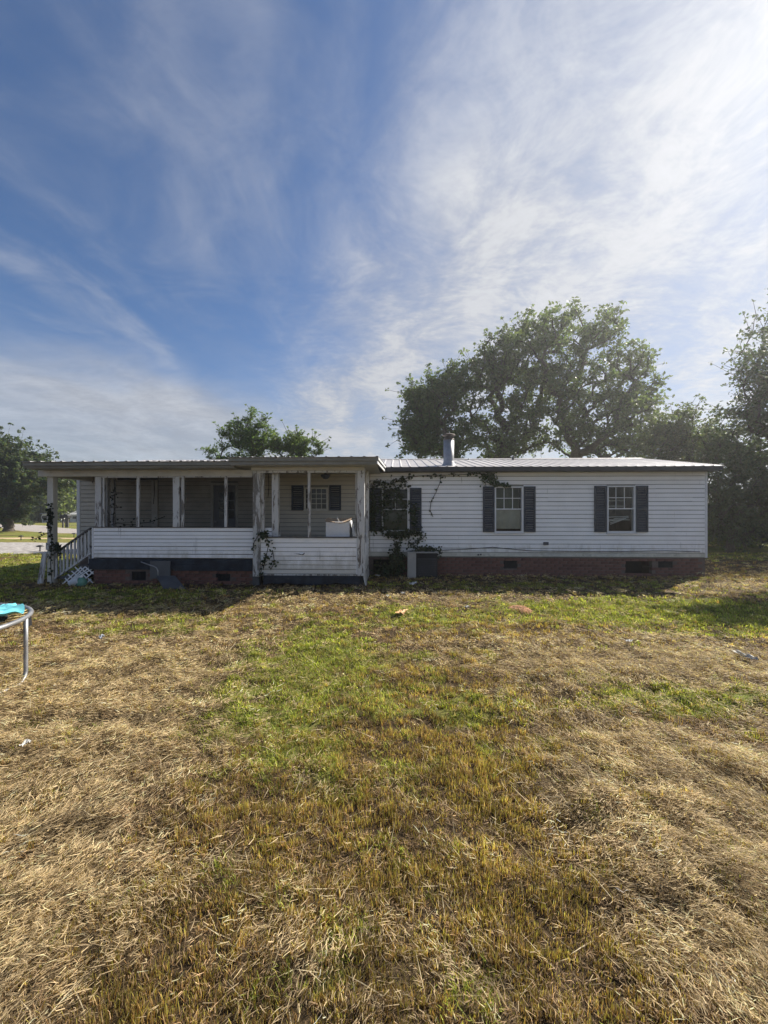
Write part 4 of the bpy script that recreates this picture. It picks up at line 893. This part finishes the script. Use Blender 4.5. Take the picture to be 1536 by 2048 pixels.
# trampoline
TC, TR, TZ = (-4.31, 3.37), .9, .62
tr_ = empty('trampoline', (*TC, 0)); tag(tr_, 'small round trampoline with galvanised steel rim at the left edge', 'trampoline')
MB().tube([(TR*math.cos(t), TR*math.sin(t), TZ) for t in np.linspace(0, 2*math.pi, 65)], .022, 10, False).build('rim', M['steel'], tr_)
M['mat'] = pmat('black_mat', (.02, .02, .024), .7, var=.2)
MB().lathe([(.0, 0), (.35, -.004), (TR-.17, 0), (TR-.17, .006), (.0, .006)], (0, 0, TZ-.03), 48).build('jump_mat', M['mat'], tr_)
M['spring'] = pmat('sunlit_spring', (.6, .45, .2), .5, var=.2)  # warm sunlit look of the springs put into the base colour
for k in range(40): t = 2*math.pi*(k+.5)/40; MB().tube([((TR-.17)*math.cos(t), (TR-.17)*math.sin(t), TZ-.02), (TR*math.cos(t), TR*math.sin(t), TZ+.005)], .007, 6).build('spring', M['spring'], tr_)
for t0 in (.45, 2.9, 4.9):
    A = []
    for t, z in ((t0, TZ), (t0, .35), (t0, .1), (t0-.025, .05), (t0-.12, .012), (t0-.9, .012), (t0-1.0, .04), (t0-1.04, .12), (t0-1.04, TZ)):
        A.append((TR*1.0*math.cos(t), TR*math.sin(t), z-.0))
    MB().tube(A, .018, 10).build('leg', M['steel'], tr_)
MB().bar((TR*math.cos(.5), TR*math.sin(.5), TZ-.005), (TR*math.cos(.51)+.005, TR*math.sin(.51), TZ-.1), .03, .05).build('strap', M['mat'], tr_)
# blue cloth lying on it
n = 44; V = []; Cc = []
for j_ in range(n+1):
    for i in range(n+1):
        x = (i/n-.5)*1.1; y = (j_/n-.5)*1.0; r_ = math.hypot(x, y); ed = 1+.14*math.sin(5*math.atan2(y, x)+1)
        V.append((x*ed, y*ed, .02+.05*abs(math.sin(5*x+4*y+.6*math.sin(9*y)))*abs(math.cos(6*y-3*x))+.02*abs(math.sin(15*x+11*y+math.sin(13*x)))+.014*math.sin(31*y-18*x)))
M['cloth'] = pmat('turquoise_cloth', (.16, .55, .62), .8, var=.25, vscale=4, dirt=(.03, .22, .3), dirt_t=(.55, .58), dirt_s=9, streak=(.4, .62, .1))
o = MB().add(V, [(j_*(n+1)+i, j_*(n+1)+i+1, (j_+1)*(n+1)+i+1, (j_+1)*(n+1)+i) for j_ in range(n) for i in range(n)], True).build('blue_cloth', M['cloth']); o.location = (TC[0]+.17, TC[1]+.14, TZ+.0); o.rotation_euler = (0, 0, .5)
tag(o, 'crumpled turquoise patterned cloth lying on the trampoline', 'cloth')
# litter on the lawn
def gpt(px, py): d_ = CAMZ*F/(py-1024); x = (px-768)/F*d_; return x, d_, float(height(np.array([x]), np.array([d_]))[0])
def scrap(name, px, py, w, l, h, mat, label, cat, seed):
    rr = random.Random(seed); x, y, z = gpt(px, py); n = 7; V = []
    for j in range(n):
        for i in range(n):
            V.append(((i/(n-1)-.5)*w*(1+rr.uniform(-.2, .2)), (j/(n-1)-.5)*l*(1+rr.uniform(-.2, .2)), h*rr.uniform(.1, 1)))
    o = MB().add(V, [(j*n+i, j*n+i+1, (j+1)*n+i+1, (j+1)*n+i) for j in range(n-1) for i in range(n-1)]).build(name, mat); o.location = (x, y, z+.035); o.rotation_euler = (0, 0, rr.uniform(0, 3)); return tag(o, label, cat, 'litter on the lawn')
M['paper'] = pmat('white_paper', (.5, .49, .46), .7, var=.06); M['plastic'] = pmat('silver_plastic', (.6, .63, .68), .25, metal=.4, var=.1); M['orange'] = pmat('orange_bag', (.6, .36, .17), .6, var=.15); M['redsoil'] = pmat('red_soil', (.3, .15, .075), .95, var=.3, vscale=12, bump=.8)
M['greypl'] = pmat('grey_plastic_sheet', (.3, .3, .29), .6, var=.15)
scrap('wrapper', 203, 1279, .06, .09, .06, M['plastic'], 'shiny silver wrapper on hay left of centre lawn', 'wrapper', 1)
scrap('plastic_bag', 803, 1228, .26, .13, .04, M['orange'], 'flattened orange plastic bag on the lawn before the house', 'bag', 2)
scrap('paper_scrap', 826, 1172, .2, .1, .06, M['paper'], 'pale paper scrap below the air-conditioning cabinet', 'paper', 3)
scrap('paper_scrap', 755, 1155, .13, .07, .05, M['paper'], 'white paper scrap in shade beside the porch bay', 'paper', 4)
scrap('paper_scrap', 806, 1193, .08, .06, .05, M['paper'], 'small white scrap just above the orange bag', 'paper', 5)
scrap('paper_scrap', 775, 1196, .1, .05, .03, M['paper'], 'white scrap left above the orange bag', 'paper', 6)
scrap('paper_scrap', 1258, 1292, .1, .045, .02, M['paper'], 'white scrap on the hay at right of lawn', 'paper', 7)
scrap('plastic_sheet', 1490, 1325, .26, .09, .04, M['greypl'], 'torn grey plastic sheet on hay at the right edge', 'plastic sheet', 8)
scrap('paper_scrap', 50, 1506, .06, .035, .03, M['paper'], 'white crumpled scrap near left edge below the trampoline', 'paper', 9)
scrap('paper_scrap', 935, 1218, .1, .06, .04, M['greypl'], 'pale grey scrap between orange bag and red soil', 'paper', 10)
x, y, z = gpt(1040, 1219); V = []; n = 18
for j_ in range(n):
    for i in range(n): a, b = (i/(n-1)-.5)*2, (j_/(n-1)-.5)*2; V.append((a*.2, b*.26, max(-.03, .06*(1-a*a-b*b))+random.uniform(-.008, .012)))
o = MB().add(V, [(j_*n+i, j_*n+i+1, (j_+1)*n+i+1, (j_+1)*n+i) for j_ in range(n-1) for i in range(n-1)]).build('soil_mound', M['redsoil']); o.location = (x, y, z); tag(o, 'small mound of reddish soil on the lawn', 'soil mound')
# path lamps
for px_, py_, lab in ((80, 1103, 'mushroom-shaped path lamp at the edge of gravel driveway'), (148, 1074, 'mushroom-shaped path lamp seen through the porch steps'), (42, 1080, 'small stake light on the far side of gravel driveway')):
    x, y, z = gpt(px_, py_); r = empty('path_lamp', (x, y, 0)); tag(r, lab, 'path lamp', 'path lamps by the driveway')
    MB().tube([(0, 0, -.1), (0, 0, .2)], .022, 8).build('stake', M['cable'], r); MB().lathe([(.03, .2), (.13, .2), (.14, .215), (.07, .26), (.0, .275)], n=14).build('hood', M['cable'], r)
# mailboxes
for px_, w_, lab in ((126, .0, 'left mailbox on leaning wooden arm across the road'), (134, .1, 'right dark mailbox on thick post across the road')):
    x, y = px3(px_, 1024, 41.)[:2]; r = empty('mailbox', (x, y, 0)); tag(r, lab, 'mailbox', 'mailboxes across the road')
    MB().box(-.06-w_, .06+w_, -.06, .06, -.1, 1.0).build('post', M['deck'], r)
    MB().prism([(-.18-w_, 1.0), (.18+w_, 1.0), (.18+w_, 1.25), (.12+w_, 1.34), (0, 1.38), (-.12-w_, 1.34), (-.18-w_, 1.25)], -.25, .25, 1).build('box', M['cable'], r)
    if not w_: MB().bar((0, 0, .95), (-.75, 0, 1.1), .09, .09).build('arm', M['deck'], r)
# far buildings across the road
M['farwhite'] = pmat('far_white_siding', (.7, .7, .7), .6, var=.04); M['farroof'] = pmat('far_grey_roof', (.4, .41, .42), .5, var=.05)
for px0, px1, d_, top, lab in ((140, 175, 62, 1029, 'white mobile home across the road beside house corner'), (84, 99, 60, 1028, 'white shed across the road behind the porch post'), (34, 58, 66, 1028, 'pale low shed across the road at far left')):
    x0, x1 = (px0-768)/F*d_, (px1-768)/F*d_; h = CAMZ+(1024-top)/F*d_; r = empty('far_house', ((x0+x1)/2, d_, 0)); tag(r, lab, 'house', 'far houses across the road'); w = (x1-x0)/2
    MB().box(-w, w, 0, 4, -.1, h).build('wall', M['farwhite'], r); MB().prism([(-.3, h+.002), (2, h+.75), (4.3, h+.002)], -w-.2, w+.2).build('roof', M['farroof'], r)
    for k in range(2): c = -w*.45+k*w*.9; f = MB().box(c-.4, c+.4, -.04, -.003, h*.4, h*.8).build('window', M['trim'], r); MB().box(c-.32, c+.32, -.06, -.045, h*.44, h*.76).build('pane', M['recess'], f)
    MB().box(-.42, .42, -.05, -.004, .1, h*.82).build('door', M['door'], r)
# rail fence at the right
fr = empty('rail_fence', (17., 17.6, 0)); tag(fr, 'grey metal rail fence under the trees at the right edge', 'fence')
for k in range(6): MB().box(-3+k*1.6-.03, -3+k*1.6+.03, -.03, .03, -.1, 1.15).build('post', M['grey'], fr)
for z in (.55, .95, 1.1): MB().tube([(-3.2, -.04, z), (5.2, -.04, z)], .018, 8).build('rail', M['grey'], fr)

# ------------------------------------------------------------------ grass, stubble and hay (uncountable): every blade a curved, tapering strip
GV, GF, GC = [], [], []
def blades(y0, y1, dens, wsc, lsc, xm=1.06, pad=.85, per=14):
    nc = int((y1-y0)*2*(xm*y1+pad)*dens/per); cy_ = rng.uniform(y0, y1, nc); cx_ = rng.uniform(-1, 1, nc)*(xm*y1+pad); k = np.abs(cx_) < xm*cy_+pad; cx_, cy_ = cx_[k], cy_[k]
    u = cx_*HC-(cy_-HY)*HS; v = cx_*HS+(cy_-HY)*HC
    out = ~(((u > UL) & (u < UR) & (v > .05) & (v < VB)) | ((u > -6.65) & (u < -2.4) & (v > VL+.06) & (v < 1)) | ((u > -2.85) & (u < -.42) & (v > VP+.1) & (v < 1)) | ((cy_ > 15.3) & (cx_ < 6)))
    cx_, cy_ = cx_[out], cy_[out]; nc = len(cx_)
    gr, hay, st = zone(cx_, cy_)
    w = np.stack([hay*1.15*(1-.6*gr)+.05, gr*2.2, st*1.4+.1, np.full(nc, .34)], 1); w /= w.sum(1, keepdims=True)
    kd = (rng.uniform(0, 1, nc)[:, None] > np.cumsum(w, 1)).sum(1).clip(0, 3)
    flow = np.where(cx_ < 0, .75, -.75)+wob(cx_, cy_, 1.6, 2)*.9+rng.normal(0, .25, nc); tone = np.exp(rng.normal(0, .3, nc))*(1+.3*wob(cx_, cy_, .5, 4)).clip(.3, 1.6); tall = 1+.4*wob(cx_, cy_, .5, 3)
    pile = np.clip(wob(cx_, cy_, .36, 1)+.05, 0, 1.2)*.06*(kd == 0)*min(lsc, 1.3)
    I = np.repeat(np.arange(nc), per); N = len(I); kd = kd[I]; r = lambda a, b: rng.uniform(a, b, N); gs = lambda s: rng.normal(0, s, N)
    sp = np.choose(kd, [.045, .03, .02, .045])*lsc; x = cx_[I]+gs(1)*sp; y = cy_[I]+gs(1)*sp
    far = kd == 0
    straw = rng.uniform(0, 1, N) < .004
    hd = np.where(far, flow[I]+gs(.5)+np.pi*(r(0, 1) < .5), r(0, 6.283)); hd = np.where(straw, r(0, 6.283), hd)
    L = np.choose(kd, [r(.02, .085), r(.03, .07), r(.018, .062)*tall[I].clip(.5, 1.6), r(.02, .065)])*lsc; L = np.where(straw, r(.1, .22)*min(lsc, 1.2), L)
    el = np.choose(kd, [np.abs(gs(.16))+.02, r(.5, 1.35), r(1.0, 1.55), np.abs(gs(.25))]); el = np.where(straw, np.abs(gs(.2))+.05, el)
    cur = np.choose(kd, [gs(1.), r(-1., .1), gs(.3), gs(1.1)]); W = np.choose(kd, [r(.0009, .0019), r(.0016, .003), r(.0012, .0023), r(.001, .002)])*wsc; W = np.where(straw, r(.0014, .0024)*wsc, W)
    z0 = height(x, y)+np.choose(kd, [r(.004, .045)*lsc**.5, r(0, .004), r(0, .004), r(.0, .022)])+pile[I]
    t = r(0, 1)[:, None]; b_ = (tone[I]*r(.4, 1.3))[:, None]
    hayc = np.array([.7, .54, .325])*b_; matc = np.array([.36, .245, .14])*b_
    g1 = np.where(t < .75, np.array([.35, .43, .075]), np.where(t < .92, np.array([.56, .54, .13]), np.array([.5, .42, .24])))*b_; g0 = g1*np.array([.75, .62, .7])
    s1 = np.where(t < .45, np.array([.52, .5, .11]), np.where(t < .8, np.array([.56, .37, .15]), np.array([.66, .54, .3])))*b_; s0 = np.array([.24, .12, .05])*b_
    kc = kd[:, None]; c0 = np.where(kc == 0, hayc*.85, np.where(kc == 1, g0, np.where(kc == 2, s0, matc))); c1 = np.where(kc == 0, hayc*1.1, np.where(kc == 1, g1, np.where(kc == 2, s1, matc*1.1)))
    sc_ = np.array([.78, .66, .44])*r(.7, 1.1)[:, None]; c0 = np.where(straw[:, None], sc_, c0); c1 = np.where(straw[:, None], sc_, c1)
    flat = (kd == 0) | (kd == 3); h2 = hd+np.where(flat, cur*.8, 0); e2 = el+cur*.5
    d1 = np.stack([np.cos(hd)*np.cos(el), np.sin(hd)*np.cos(el), np.sin(el)], 1); d2 = np.stack([np.cos(h2)*np.cos(e2), np.sin(h2)*np.cos(e2), np.sin(e2)], 1)
    p0 = np.stack([x, y, z0], 1); p1 = p0+d1*(L*.5)[:, None]; p2 = p1+d2*(L*.5)[:, None]; lo = height(x, y)+.002; p1[:, 2] = np.maximum(p1[:, 2], lo); p2[:, 2] = np.maximum(p2[:, 2], lo)
    sd = np.stack([-np.sin(hd), np.cos(hd), gs(.5)], 1); sd *= (W/np.linalg.norm(sd, axis=1))[:, None]
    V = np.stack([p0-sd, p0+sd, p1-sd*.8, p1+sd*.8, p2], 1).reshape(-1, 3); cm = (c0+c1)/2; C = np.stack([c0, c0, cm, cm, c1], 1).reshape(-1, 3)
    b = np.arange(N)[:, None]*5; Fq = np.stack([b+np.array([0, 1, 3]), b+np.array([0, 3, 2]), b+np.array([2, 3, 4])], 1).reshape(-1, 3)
    GF.append(Fq+sum(len(q) for q in GV)); GV.append(V); GC.append(C)
blades(.72, 1.8, 29000, .8, .68); blades(1.8, 2.9, 18500, 1.0, .76); blades(2.9, 4.5, 8800, 1.45, .86); blades(4.5, 7., 4000, 2.2, .95); blades(7., 10.5, 1350, 3.2, 1.05); blades(10.5, 15.5, 340, 4.4, 1.3)
V = np.concatenate(GV); Fq = np.concatenate(GF); print('BLADES', len(Fq)//3)
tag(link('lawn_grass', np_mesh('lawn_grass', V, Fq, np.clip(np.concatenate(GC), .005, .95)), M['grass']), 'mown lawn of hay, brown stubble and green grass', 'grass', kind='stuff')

# ------------------------------------------------------------------ thin haze volume, added to imitate lens veiling glare
m, gg, out = new_mat('glare_haze'); pv = gg.n('ShaderNodeVolumePrincipled'); pv.inputs['Color'].default_value = (.95, .97, 1, 1); pv.inputs['Density'].default_value = .0015; pv.inputs['Anisotropy'].default_value = .6
gg.put(out.inputs['Volume'], pv.outputs[0])
hz = MB().box(-950, 950, -90, 1600, -1.2, 19).build('haze', m); tag(hz, 'thin haze added to imitate lens glare over the trees', 'haze', kind='stuff')
